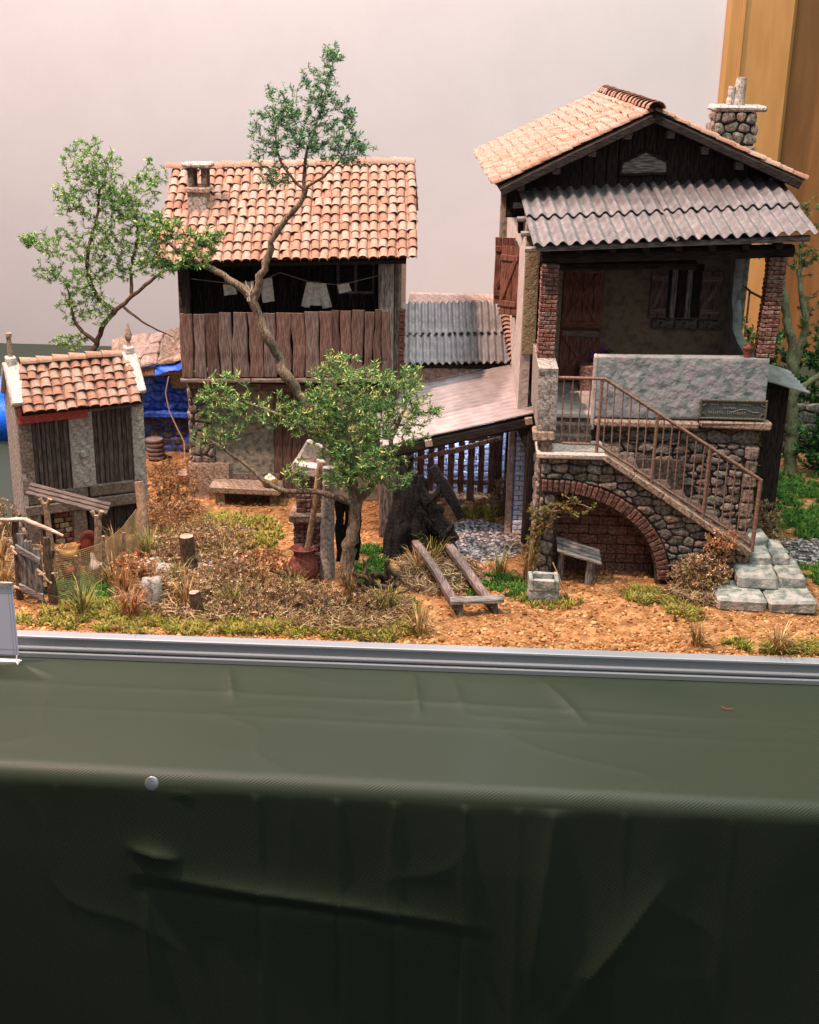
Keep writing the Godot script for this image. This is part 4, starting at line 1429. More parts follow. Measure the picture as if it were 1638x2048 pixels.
func barn() -> void:
	var h := thing("balcony_barn", "two-storey barn with a boarded timber balcony under a clay tile roof", "barn", V(-17, 0, -40))
	var X := Vector3.RIGHT
	var Y := Vector3.UP
	var Z := Vector3.BACK
	# ground floor
	var b := Mb.new()
	b.box(V(-27.0, -0.3, -52), V(-6.2, 13.2, -35.4), 0.0)
	part(h, "core", b, M.plaster_grey)
	b = Mb.new()
	rough_panel(b, V(-24.4, 12.4, -35.2), V(6.0, 0.2, 0), V(0, -12.6, 0), 0.4, 0.06, 0.4, 0.5)
	part(h, "plaster_panel", b, M.plaster_grey)
	b = Mb.new()
	rough_panel(b, V(-14.4, 12.8, -35.2), V(8.3, 0.3, 0), V(0, -13.0, 0), 0.4, 0.06, 0.4, 0.5)
	part(h, "plaster_panel", b, M.plaster_grey)
	stones(h, "stone", PackedVector2Array([Vector2(-27.2, 3.6), Vector2(-24.5, 3.6), Vector2(-24.8, 12.4), Vector2(-27.1, 12.4)]), V(0, 0, -35.25), X, Y, 0.9, 1.2, 0.4, [M.stone, M.stone_1, M.stone_4])
	b = Mb.new()
	rough_panel(b, V(-27.25, 3.7, -34.75), V(4.2, 0, 0), V(0, -4.0, 0), 0.3, 0.14, 0.7, 0.8)
	part(h, "footing_block", b, M.granite_warm)
	b = Mb.new()
	rough_panel(b, V(-23.0, 2.6, -34.8), V(5.2, 0.2, 0), V(0, -2.8, 0), 0.3, 0.1, 0.6, 0.8)
	part(h, "footing_block", b, M.granite_dark)
	stones(h, "stone", PackedVector2Array([Vector2(-52, 0), Vector2(-35.3, 0), Vector2(-35.3, 12.4), Vector2(-52, 12.4)]), V(-27.0, 0, 0), Z, Y, 1.3, 1.5, 0.3, [M.stone, M.stone_1, M.stone_4])
	# barn door
	for k in 4:
		board(h, "door_board", V(-17.9 + k * 0.95, 0, -35.15), V(-17.9 + k * 0.95, 12.0, -35.15), X, Z, 0.92, 0.3, M.brown_y3)
	boxpart(h, "door_lintel", V(-19.4, 11.6, -35.4), V(-13.4, 12.6, -34.7), M.brown_x, 0.06, 0.04)
	# balcony floor and its edge
	boxpart(h, "balcony_floor", V(-27.3, 12.75, -39.5), V(-5.9, 13.15, -32.8), M.dark_x, 0.05)
	for k in 3:
		board(h, "floor_edge", V(-27.2 + k * 7.1, 12.95 + k * 0.22, -32.55), V(-20.2 + k * 7.1, 13.15 + k * 0.22, -32.55), Y, Z, 0.42, 0.45, M.brown_x)
	# balcony boards
	var x := -27.15
	var tones := [M.brown_y, M.brown_y1, M.brown_y2, M.brown_y3]
	var k2 := 0
	while x < -6.9:
		var w := minf(rr(0.75, 1.6), -6.4 - x)
		var y0 := 13.3 + 0.033 * (x + 27.0)
		var y1 := 19.6 + 0.045 * (x + 27.0) + rr(-0.12, 0.12)
		if k2 == 7:
			y0 += 0.55
		board(h, "balcony_board", V(x + w / 2 + rr(-0.05, 0.05), y0, -32.75 + rr(-0.12, 0.12)), V(x + w / 2, y1, -32.75 + rr(-0.12, 0.12)), X, Z, w - 0.1, 0.34, tones[rng.randi() % 4], 0.14)
		x += w
		k2 += 1
	boxpart(h, "balcony_rail", V(-27.1, 17.6, -33.3), V(-6.5, 18.3, -33.0), M.dark_x, 0.05)
	# inner wall of boards, posts, beams
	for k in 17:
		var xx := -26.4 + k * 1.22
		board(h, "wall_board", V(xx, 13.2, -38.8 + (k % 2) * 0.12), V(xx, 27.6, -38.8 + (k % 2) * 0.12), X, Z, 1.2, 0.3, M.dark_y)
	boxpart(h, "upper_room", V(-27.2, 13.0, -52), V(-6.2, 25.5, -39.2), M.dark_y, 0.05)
	boxpart(h, "window_frame", V(-12.2, 21.0, -38.6), V(-8.4, 24.8, -38.3), M.brown_x, 0.05)
	for e in 2:
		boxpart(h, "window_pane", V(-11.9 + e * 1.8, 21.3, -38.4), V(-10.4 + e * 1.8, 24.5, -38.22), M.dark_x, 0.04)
	board(h, "balcony_post", V(-26.55, 13.0, -33.2), V(-26.5, 25.2, -33.2), X, Z, 0.85, 0.8, M.dark_y)
	board(h, "balcony_post", V(-6.85, 13.0, -33.4), V(-6.95, 25.8, -33.4), X, Z, 1.5, 0.9, M.grey_y)
	board(h, "side_post", V(-5.95, 0, -35.6), V(-5.9, 25.6, -35.6), X, Z, 0.7, 1.2, M.grey_y1)
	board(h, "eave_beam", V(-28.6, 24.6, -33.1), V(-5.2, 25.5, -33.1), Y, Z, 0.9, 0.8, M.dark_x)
	stones(h, "stone", PackedVector2Array([Vector2(-52, 13.0), Vector2(-35.3, 13.0), Vector2(-35.3, 24.4), Vector2(-45, 30.5), Vector2(-52, 25.5)]), V(-27.2, 0, 0), Z, Y, 1.5, 1.6, 0.3, [M.granite, M.granite_dark, M.granite_warm])
	b = Mb.new()
	extrude(b, PackedVector2Array([Vector2(-52, -0.3), Vector2(-36.3, -0.3), Vector2(-36.3, 24.8), Vector2(-45, 31.5), Vector2(-52, 26)]), V(-5.75, 0, 0), V(0, 0, 1), Y, -0.5)
	part(h, "right_wall", b, M.plaster_pink)
	b = Mb.new()
	extrude(b, PackedVector2Array([Vector2(-52, 13), Vector2(-35.3, 13), Vector2(-35.3, 24.4), Vector2(-45, 31.0), Vector2(-52, 25.5)]), V(-27.15, 0, 0), V(0, 0, 1), Y, -0.5)
	part(h, "left_wall", b, M.mortar)
	for k in 10:
		boxpart(h, "edge_brick", V(-5.72, 13.6 + k * 0.66, -35.9), V(-5.1, 14.2 + k * 0.66, -35.0), M.brick_2, 0.08, 0.05)
	# roof
	var rl := V(-29.9, 32.1, -45)
	var rrt := V(-4.75, 33.25, -45)
	var el := V(-29.0, 24.75, -31.4)
	var er := V(-4.55, 25.7, -31.4)
	b = Mb.new()
	b.prism(PackedVector3Array([rl + V(0.4, -0.65, 0), rrt + V(-0.4, -0.65, 0), er + V(-0.4, -0.55, -0.5), el + V(0.4, -0.55, -0.5)]), PackedVector3Array([rl + V(0.4, -0.2, 0), rrt + V(-0.4, -0.2, 0), er + V(-0.4, -0.2, -0.5), el + V(0.4, -0.2, -0.5)]))
	var bl := V(-29.6, 26.5, -54.5)
	var br := V(-4.6, 27.5, -54.5)
	b.prism(PackedVector3Array([rl + V(0.4, -0.65, 0), rrt + V(-0.4, -0.65, 0), br + V(-0.4, -0.55, 0.5), bl + V(0.4, -0.55, 0.5)]), PackedVector3Array([rl + V(0.4, -0.2, 0), rrt + V(-0.4, -0.2, 0), br + V(-0.4, -0.2, 0.5), bl + V(0.4, -0.2, 0.5)]))
	part(h, "roof_deck", b, M.dark_z)
	tiles(h, rl, rrt - rl, el - rl, 27, 11)
	tiles(h, rrt, rl - rrt, br - rrt, 27, 8, 0)
	ridge_tiles(h, rrt + Y * 0.15, rl + Y * 0.15, 13, 1.35)
	# chimney
	boxpart(h, "chimney", V(-27.05, 26.6, -40.4), V(-25.1, 30.7, -38.2), M.granite, 0.1, 0.05)
	boxpart(h, "chimney_band", V(-27.25, 30.6, -40.6), V(-24.85, 31.1, -38.0), M.granite_warm, 0.1, 0.05)
	for e in [[-26.9, -38.3], [-25.6, -38.3], [-26.9, -39.9], [-25.6, -39.9]]:
		boxpart(h, "chimney_leg", V(e[0], 31.0, e[1] - 0.5), V(e[0] + 0.55, 33.1, e[1]), M.granite_dark, 0.06, 0.03)
	boxpart(h, "chimney_cap", V(-27.4, 33.0, -40.7), V(-24.6, 33.45, -37.8), M.granite, 0.12, 0.06)
	# washing line and what hangs on it
	var line := [V(-26.4, 22.9, -33.9), V(-22.2, 22.5, -33.95), V(-19.0, 22.9, -33.95), V(-17.3, 23.7, -33.9), V(-14.6, 22.9, -33.95), V(-12.0, 22.65, -33.95), V(-10.4, 22.9, -33.95), V(-7.6, 23.7, -33.7)]
	b = Mb.new()
	var ra := PackedFloat32Array()
	for k in line.size():
		ra.append(0.035)
	b.tube(PackedVector3Array(line), ra, 5)
	single("washing_line", b, M.string, "thin grey washing line strung across the dark balcony", "washing line", line[0])
	var wash := [["hand_towel", "small white cloth, leftmost on the washing line", [[-22.9, 22.4], [-21.7, 22.35], [-21.55, 21.5], [-22.8, 21.3]]], ["linen_cloth", "white cloth on the washing line half hidden behind the broken trunk", [[-20.9, 22.6], [-19.9, 22.8], [-19.8, 20.9], [-20.8, 21.1]]], ["nightshirt", "large white shirt hanging right of the broken trunk", [[-19.3, 22.9], [-18.1, 23.2], [-17.85, 20.9], [-19.05, 20.7]]], ["apron", "white cloth hanging between the trouser legs on the washing line", [[-14.5, 22.85], [-13.0, 22.7], [-12.9, 20.6], [-14.6, 20.55]]], ["head_scarf", "small white cloth, rightmost on the washing line", [[-11.7, 22.65], [-10.6, 22.85], [-10.3, 22.1], [-11.5, 21.8]]]]
	for q in wash:
		cloth_piece(q[0], q[1], q[2], -33.85)
	var tr := thing("trousers", "pair of white trousers, legs apart, on the washing line", "trousers", V(-13.6, 22.7, -33.8))
	for q in [[[-14.7, 22.85], [-13.9, 22.8], [-14.45, 20.35], [-15.25, 20.5]], [[-13.7, 22.8], [-12.8, 22.75], [-12.2, 20.5], [-13.15, 20.3]]]:
		part(tr, "trouser_leg", cloth_mesh(q, -33.7), M.linen)

func cloth_mesh(q: Array, z: float) -> Mb:
	var b := Mb.new()
	var rows := []
	for j in 7:
		var row := PackedVector3Array()
		for i in 7:
			var f := i / 6.0
			var g := j / 6.0
			var t := Vector2(q[0][0], q[0][1]).lerp(Vector2(q[1][0], q[1][1]), f)
			var u := Vector2(q[3][0], q[3][1]).lerp(Vector2(q[2][0], q[2][1]), f)
			var w := t.lerp(u, g)
			row.append(V(w.x, w.y, z + sin(f * 7.0 + q[0][0]) * 0.07 * (0.4 + g)))
		rows.append(row)
	b.grid(rows)
	var back := []
	for r in rows:
		var k := PackedVector3Array()
		for v in r:
			k.append(v - V(0, 0, 0.03))
		back.append(k)
	back.reverse()
	b.grid(back)
	return b

func cloth_piece(called: String, label: String, q: Array, z: float) -> void:
	single(called, cloth_mesh(q, z), M.linen, label, "laundry", V(q[0][0], q[0][1], z), "laundry on the washing line")

# ---- the low shed between barn and house

func shed_between() -> void:
	var h := thing("low_shed", "low shed with a grey corrugated roof between the barn and the stone house", "shed", V(0, 0, -44))
	var X := Vector3.RIGHT
	var Y := Vector3.UP
	var Z := Vector3.BACK
	boxpart(h, "wall", V(-5.4, -0.3, -56), V(5.6, 13.6, -38.8), M.plaster_pink, 0.05)
	bricks(h, "blue_lit_brick", V(-5.2, 0, -38.7), X, Y, 10.8, 11.0, 1.3, 0.62, 0.3, [M.blue_white, M.blue_white1], func(x, y): return y < 7.2 + x * 0.27)  # bluish light on the wall put into the brick colour
	boxpart(h, "gable_wall", V(-5.4, 13.0, -56), V(4.8, 18.2, -46.2), M.plaster_pink, 0.05)
	var a := V(-5.9, 18.5, -46.2)
	var u := V(10.3, 0.45, 0)
	var w := V(0.4, -4.4, 8.4)
	for r in 2:
		for k in 2:
			var b := Mb.new()
			var f0 := 0.0 if k == 0 else 0.5
			var g0 := 0.0 if r == 0 else 0.46
			var u2 := u + X * 1.0 * (0.4 + 0.6 * r)
			sheet(b, a + u2 * f0 + w * g0 + V(0, 0.25 - r * 0.2 + k * 0.04, 0), u2 * 0.52, w * 0.55, 8.0, 0.2, 0.08)
			part(h, "corrugated_sheet", b, M.sheet_grey)
	board(h, "roof_beam", V(-5.4, 13.7, -38.6), V(6.0, 13.9, -38.6), Y, Z, 0.5, 0.5, M.dark_x)
	# stack of tiles laid down the right edge
	var m := tile_mesh(1.1, 0.9)
	for k in 15:
		var f := k / 14.0
		var tone := [M.tile_2, M.tile_1, M.tile, M.tile_5]
		var at := V(4.85, 18.95, -46).lerp(V(6.1, 14.5, -37.9), f)
		inst(h, "edge_tile", m, tone[k % 4], Transform3D(Basis(X, 0.45) * Basis(Y, rr(-0.1, 0.1)), at + Y * 0.1))
	# fence of slats before the blue lit wall
	var fe := thing("slat_fence", "rickety brown slat fence with a loose diagonal board under the lean-to", "fence", V(0, 0, -36.6))
	for k in 9:
		var x := -4.3 + k * 1.05
		board(fe, "slat", V(x, 0.9 if k % 3 else 0.1, -36.4), V(x + rr(-0.05, 0.05), rr(7.6, 8.4), -36.4), X, Z, rr(0.6, 0.75), 0.2, M.red_y if k % 2 else M.brown_y2)
	board(fe, "rail", V(-4.8, 1.9, -36.7), V(5.0, 1.9, -36.7), Y, Z, 0.55, 0.25, M.brown_x)
	board(fe, "rail", V(-4.8, 6.6, -36.7), V(5.0, 6.7, -36.7), Y, Z, 0.55, 0.25, M.brown_x)
	board(fe, "fence_post", V(4.7, 0, -36.5), V(4.7, 9.5, -36.5), X, Z, 1.0, 0.5, M.brown_y3)
	board(fe, "fence_post", V(-5.3, 0, -36.5), V(-5.3, 9.5, -36.5), X, Z, 1.4, 0.5, M.brown_y3)
	board(fe, "loose_board", V(-3.9, 4.3, -36.1), V(5.0, 7.0, -35.9), V(-0.27, 0.95, 0), Z, 0.5, 0.25, M.stick, 0.12)

# ---- the lean-to against the house

func lean_to() -> void:
	var h := thing("lean_to", "open lean-to with a ribbed grey roof sheet on a dark beam", "shelter", V(1, 0, -29))
	var X := Vector3.RIGHT
	var Y := Vector3.UP
	var Z := Vector3.BACK
	var fl := V(-6.7, 9.35, -24.0)
	var fr := V(7.75, 13.2, -24.0)
	var bl := V(-8.3, 10.55, -38.75)
	var b := Mb.new()
	# ribs run along the slope of the front edge
	sheet(b, fl, bl - fl, fr - fl, 15.0, 0.13, 0.1)
	part(h, "roof_sheet", b, M.sheet_fine)
	b = Mb.new()
	plank(b, V(-6.4, 8.65, -24.4), V(8.0, 12.35, -24.4), V(-0.25, 0.97, 0), Z, 1.05, 0.7)
	part(h, "front_beam", b, M.dark_x)
	for k in 3:
		var x: float = [-2.25, 2.4, 6.95][k]
		var y := 9.95 + (x + 2.25) * 0.262
		b = Mb.new()
		b.bevel(V(x, y + 0.02, -30.0), V(0.34, 0.34, 6.2), Basis(Z, 0.2) * Basis(X, 0.02), 0.05)
		if k != 1:
			part(h, "rafter", b, M.pale_z)
	board(h, "corner_post", V(7.35, 0, -24.6), V(7.3, 11.9, -24.6), X, Z, 0.95, 0.9, M.dark_y)
	board(h, "bracket", V(7.2, 9.6, -24.6), V(6.2, 11.6, -24.6), V(0.9, 0.45, 0), Z, 0.8, 0.6, M.dark_y)
	board(h, "side_post", V(-5.9, 0, -25.2), V(-5.95, 8.6, -25.2), X, Z, 1.9, 0.6, M.grey_y1)
	# small unseen lamp, placed to light the wall behind the fence
	unseen_lamp(h, V(0.6, 8.6, -37.5), 0.010)
	# brick pier, blue lamp light put into its colour
	bricks(h, "blue_lit_brick", V(6.05, 0, -26.85), X, Y, 1.1, 10.5, 1.0, 0.5, 0.5, [M.blue_white, M.blue_white1])
	boxpart(h, "pier_core", V(5.75, -0.2, -28.2), V(7.2, 10.8, -27.05), M.blue_1, 0.05)
	boxpart(h, "pier_side", V(5.35, -0.2, -28.2), V(5.95, 10.8, -26.7), M.plaster_pink, 0.1, 0.05)
	var sd := thing("side_shelter", "small grey sheet roof on a dark wall at the house's right side", "shelter", V(30, 0, -29))
	b = Mb.new()
	sheet(b, V(27.4, 16.9, -24.5), V(0.0, 0.2, -8.0), V(4.9, -1.3, 0.3), 7.0, 0.12, 0.1)
	part(sd, "roof_sheet", b, M.sheet_grey)
	boxpart(sd, "side_wall", V(27.6, -0.3, -31.5), V(31.4, 15.2, -27.5), M.dark_y, 0.08, 0.05)

# ---- the raised granary

func granary() -> void:
	var h := thing("granary", "small raised granary of grey stone posts and slats with a clay tile roof", "granary", V(-39.0, 0, -18.6), 0.5224)
	var X := Vector3.RIGHT
	var Y := Vector3.UP
	var Z := Vector3.BACK
	var L := 11.4
	var D := 4.6
	# base: side piers, brick infill, dark doors
	boxpart(h, "base_pier", V(0.0, -0.4, -1.2), V(1.4, 3.2, -0.05), M.granite_dark, 0.15, 0.08)
	boxpart(h, "base_pier", V(4.3, -0.4, -1.2), V(5.6, 3.2, -0.15), M.granite_dark, 0.15, 0.08)
	boxpart(h, "base_core", V(0.2, -0.4, -D + 0.2), V(L - 0.2, 3.1, -1.3), M.mortar, 0.0)
	bricks(h, "brick", V(2.6, -0.1, -0.6), X, Y, 2.4, 3.2, 0.95, 0.52, 0.4, [M.brick_2, M.brick_dark, M.ochre])
	bricks(h, "brick", V(0.2, -0.1, -0.5), X, Y, 1.3, 1.6, 0.8, 0.52, 0.4, [M.brick_2, M.brick_dark])
	for k in 4:
		board(h, "base_board", V(6.4 + k * 1.2, 0, -0.5), V(6.4 + k * 1.2, 3.1, -0.5), X, Z, 1.14, 0.25, M.dark_y)
	# stone sills, two courses
	for q in [[0.0, 5.4, 3.1, 4.15], [5.45, L, 3.0, 4.05], [0.1, 3.0, 4.2, 5.4], [6.0, L - 0.1, 4.15, 5.35], [3.05, 5.95, 4.2, 5.3]]:
		boxpart(h, "sill_stone", V(q[0], q[2], -1.3), V(q[1], q[3], 0.0 if q[2] < 4.0 else -0.1), M.granite_dark, 0.12, 0.05)
	boxpart(h, "sill_core", V(0.1, 3.0, -D), V(L - 0.1, 5.4, -1.25), M.granite_dark, 0.05)
	# posts
	for q in [[0.0, 1.15, 0.05], [10.35, 11.4, 0.05], [4.55, 6.7, -0.05]]:
		var b := Mb.new()
		rough_panel(b, V(q[0], 12.6, q[2] - 0.05), V(q[1] - q[0], 0, 0), V(0, -7.3, 0), 0.25, 0.07, 1.1, 1.0)
		part(h, "stone_post", b, M.granite if q[0] > 1.0 else M.granite_dark)
	boxpart(h, "post_key", V(5.3, 8.2, -0.1), V(5.95, 8.9, 0.22), M.granite, 0.15, 0.08)
	# slats
	for k in 8:
		board(h, "slat", V(1.38 + k * 0.41, 5.3, -0.35), V(1.38 + k * 0.41, 12.5, -0.35), X, Z, 0.36, 0.2, M.slat_y if k % 2 else M.slat_y1, 0.02)
	for k in 8:
		board(h, "slat", V(6.95 + k * 0.45, 5.3, -0.35), V(6.95 + k * 0.45, 12.5, -0.35), X, Z, 0.4, 0.2, M.slat_y if k % 2 else M.slat_y1, 0.02)
	# eave beam, its left half painted red
	boxpart(h, "eave_beam", V(6.3, 12.55, -0.9), V(11.5, 13.6, 0.12), M.granite_dark, 0.06, 0.03)
	boxpart(h, "painted_beam", V(0.0, 12.05, -0.9), V(6.25, 13.6, 0.14), M.red_paint, 0.06, 0.03).set_meta("label", "half of the eave beam, stained dark red")
	# back and gable ends
	boxpart(h, "rear_wall", V(0.2, 3.0, -D - 0.1), V(L - 0.2, 13.2, -D + 0.3), M.slat_y, 0.05)
	for q in [[-0.12, 0.35], [L - 0.35, L + 0.12]]:
		var b := Mb.new()
		extrude(b, PackedVector2Array([Vector2(-D - 0.3, 3.0), Vector2(0.0, 3.0), Vector2(0.0, 13.4), Vector2(-D / 2, 16.9), Vector2(-D - 0.3, 13.4)]), V(q[0], 0, 0), V(0, 0, 1), Y, q[1] - q[0])
		part(h, "gable_wall", b, M.granite)
	stones(h, "stone", PackedVector2Array([Vector2(-4.8, 0.0), Vector2(-0.1, 0.0), Vector2(-0.1, 3.0), Vector2(-4.8, 3.0)]), V(0.1, 0, 0), Z, Y, 1.0, 1.3, 0.25, [M.stone_1, M.stone])
	# roof
	var rl := V(0.5, 16.9, -D / 2)
	var rt := V(L - 0.5, 16.9, -D / 2)
	var el := V(0.4, 13.3, 0.85)
	var et := V(L + 0.3, 13.3, 0.85)
	var b2 := Mb.new()
	b2.prism(PackedVector3Array([rl + V(0, -0.6, 0), rt + V(0, -0.6, 0), et + V(-0.3, -0.5, -0.7), el + V(0, -0.5, -0.7)]), PackedVector3Array([rl + V(0, -0.15, 0), rt + V(0, -0.15, 0), et + V(-0.3, 0.25, -0.4), el + V(0, 0.25, -0.4)]))
	b2.prism(PackedVector3Array([rl + V(0, -0.6, 0), rt + V(0, -0.6, 0), V(L, 12.9, -D - 0.5), V(0.4, 12.9, -D - 0.5)]), PackedVector3Array([rl + V(0, -0.15, 0), rt + V(0, -0.15, 0), V(L, 13.4, -D - 0.6), V(0.4, 13.4, -D - 0.6)]))
	part(h, "roof_deck", b2, M.dark_z)
	tiles(h, rl, rt - rl + V(0.3, 0, 0), el - rl, 11, 6)
	tiles(h, rt, rl - rt, V(L - 0.5, 13.2, -D - 0.9) - rt, 11, 6, 0)
	ridge_tiles(h, rt + V(-0.6, 0.12, 0), rl + V(0.9, 0.12, 0), 6, 1.1)
	# gable copings with their finials
	for q in [[-0.35, 0], [L - 0.95, 1]]:
		var c := Mb.new()
		var s := V(0, -3.7, 3.0).normalized()
		var n := V(0, 3.0, 3.7).normalized()
		c.bevel(V(q[0] + 0.65, 15.5, -1.0), V(0.72, 0.3, 2.1), Basis(X, n, X.cross(n)), 0.12, 0.06, rng)
		part(h, "coping_slab", c, M.slab)
		c = Mb.new()
		var n2 := V(0, 3.0, -3.7).normalized()
		c.bevel(V(q[0] + 0.65, 15.5, -D + 1.0), V(0.72, 0.3, 2.1), Basis(X, n2, X.cross(n2)), 0.12, 0.06, rng)
		part(h, "coping_slab", c, M.slab)
		boxpart(h, "finial_base", V(q[0] + 0.2, 16.8, -D / 2 - 0.45), V(q[0] + 1.1, 17.75, -D / 2 + 0.45), M.slab, 0.1, 0.04)
		c = Mb.new()
		var at := V(q[0] + 0.65, 17.7, -D / 2)
		if q[1] == 1:
			lathe(c, at, [[0.28, 0.0], [0.16, 0.3], [0.14, 0.45], [0.3, 0.8], [0.36, 1.1], [0.26, 1.5], [0.14, 2.0], [0.05, 2.35], [0.0, 2.4]])
		else:
			c.box(at + V(-0.2, 0, -0.2), at + V(0.2, 1.8, 0.2), 0.06, 0.03, rng)
			c.box(at + V(-0.26, 1.8, -0.26), at + V(0.26, 2.2, 0.26), 0.06, 0.03, rng)
		part(h, "finial", c, M.granite_warm)
	org = Vector3.ZERO

# ---- the shed far left, blue light put into its stone colours

func blue_lit_shed() -> void:
	var h := thing("blue_lit_shed", "ruined shed of stones coloured by blue light under a slipped slab roof", "shed", V(-31, 0, -50))
	var X := Vector3.RIGHT
	var Y := Vector3.UP
	boxpart(h, "core", V(-38.5, -0.3, -54), V(-27.3, 9.6, -50.4), M.blue_2, 0.05)
	stones(h, "stone", Geometry2D.clip_polygons(PackedVector2Array([Vector2(-38.5, 5.0), Vector2(-27.4, 5.0), Vector2(-27.4, 9.6), Vector2(-38.5, 9.6)]), PackedVector2Array([Vector2(-32.3, 7.4), Vector2(-30.4, 7.4), Vector2(-30.4, 12), Vector2(-32.3, 12)]))[0], V(0, 0, -50.4), X, Y, 1.0, 1.8, 0.35, [M.blue, M.blue_1, M.blue_2])  # blue light on the upper wall painted as stone colour
	boxpart(h, "window", V(-32.3, 7.5, -50.5), V(-30.4, 9.6, -50.3), M.ochre, 0.04)
	boxpart(h, "stone_shelf", V(-38.5, 4.3, -51), V(-27.4, 4.9, -49.2), M.blue_2, 0.12, 0.06)
	stones(h, "stone", PackedVector2Array([Vector2(-38.5, 0.0), Vector2(-27.4, 0.0), Vector2(-27.4, 4.3), Vector2(-38.5, 4.3)]), V(0, 0, -50.5), X, Y, 0.8, 2.2, 0.25, [M.mortar, M.stone_5])  # shade below the shelf given by darker stone colours
	board(h, "eave_beam", V(-39, 9.2, -48.6), V(-28.6, 10.4, -48.6), Y, V(0, 0, 1), 0.9, 0.8, M.stick)
	# slabs of the roof, each laid by itself
	for k in 18:
		var f := (k % 6) / 5.0
		var row := k / 6
		var b := Mb.new()
		var c := V(lerpf(-38.3, -28.6, f) + rr(-0.3, 0.3), lerpf(11.3, 13.2, f) - 0.9 + row * 0.75, -49.0 - row * 1.7)
		b.bevel(c, V(1.2, 0.22, 1.3) * rr(0.85, 1.15), Basis.from_euler(V(0.42 + rr(-0.1, 0.1), rr(-0.3, 0.3), 0.2 + rr(-0.08, 0.08))), 0.12, 0.12, rng)
		part(h, "roof_slab", b, M.plaster_pink if k % 3 else M.granite_warm)
	var t := Mb.new()
	var rows := []
	for j in 6:
		var row := PackedVector3Array()
		for i in 9:
			row.append(V(-33.4 + i * 0.55, 10.2 + i * 0.15 + j * 0.12 - pow(j - 2.5, 2) * 0.09 + rough_noise.get_noise_2d(i * 1.3, j) * 0.3, -47.6 - j * 0.3))
		rows.append(row)
	rows.reverse()
	t.grid(rows)
	single("blue_tarpaulin", t, M.tarp, "crumpled bright blue tarpaulin hanging over the shed's eave beam", "tarpaulin", V(-31.5, 10.5, -48))
	# blue sheet seen past the granary's left end
	t = Mb.new()
	boulder(t, V(-55, 1.5, -60), V(6, 3.6, 3), 0.3, 4.0)
	single("blue_bag", t, M.tarp, "blue plastic bag lying on the far table behind the granary", "bag", V(-55, -1.6, -60))
	# stacked reddish boards and a bowl
	var st := thing("stacked_logs", "round stack of reddish wood slices beside the blue lit shed", "wood stack", V(-33.6, 0, -47.0))
	for k in 5:
		var b := Mb.new()
		lathe(b, V(-33.6 + rr(-0.1, 0.1), 0.1 + k * 0.5, -47.0), [[0.0, 0.0], [0.9, 0.0], [1.0, 0.12], [1.0, 0.34], [0.9, 0.44], [0.0, 0.44]], 16)
		part(st, "wood_slice", b, M.brown_x)
	var bowl := Mb.new()
	lathe(bowl, V(-28.6, 0, -39.5), [[0.5, 0.0], [0.9, 0.5], [1.3, 1.1], [1.4, 1.15], [1.25, 1.05], [0.8, 0.45], [0.0, 0.3]], 18)
	single("clay_bowl", bowl, M.plaster_pink, "wide pinkish clay bowl at the barn's left corner", "bowl", V(-28.6, 0, -39.5))
	var w := Mb.new()
	w.tube(PackedVector3Array([V(-29.4, 12.2, -37), V(-29.8, 10.5, -37), V(-29.5, 8.5, -37), V(-28.7, 6.6, -37), V(-28.0, 5.4, -36.6), V(-27.9, 3.0, -36.2)]), PackedFloat32Array([0.06, 0.06, 0.07, 0.08, 0.08, 0.07]), 6)
	single("hanging_cord", w, M.rope, "pale cord hanging down at the barn's left corner", "cord", V(-29.4, 12.2, -37))

func unseen_lamp(o: Node3D, at: Vector3, energy: float) -> void:
	var b := Mb.new()
	boulder(b, at, V(0.16, 0.16, 0.16), 0.0)
	part(o, "unseen_lamp", b, M.unseen_lamp_glow)
	var l := OmniLight3D.new()
	l.name = "unseen_lamp_light"
	l.position = (at + V(0, -0.02, 0.0) - org) * CM
	l.light_color = Color(0.72, 0.82, 1.0)
	l.light_energy = energy
	l.light_size = 0.0016
	l.omni_range = 2.0
	l.omni_attenuation = 2.0
	l.shadow_enabled = true
	o.add_child(l, true)

# ---- things in the yard

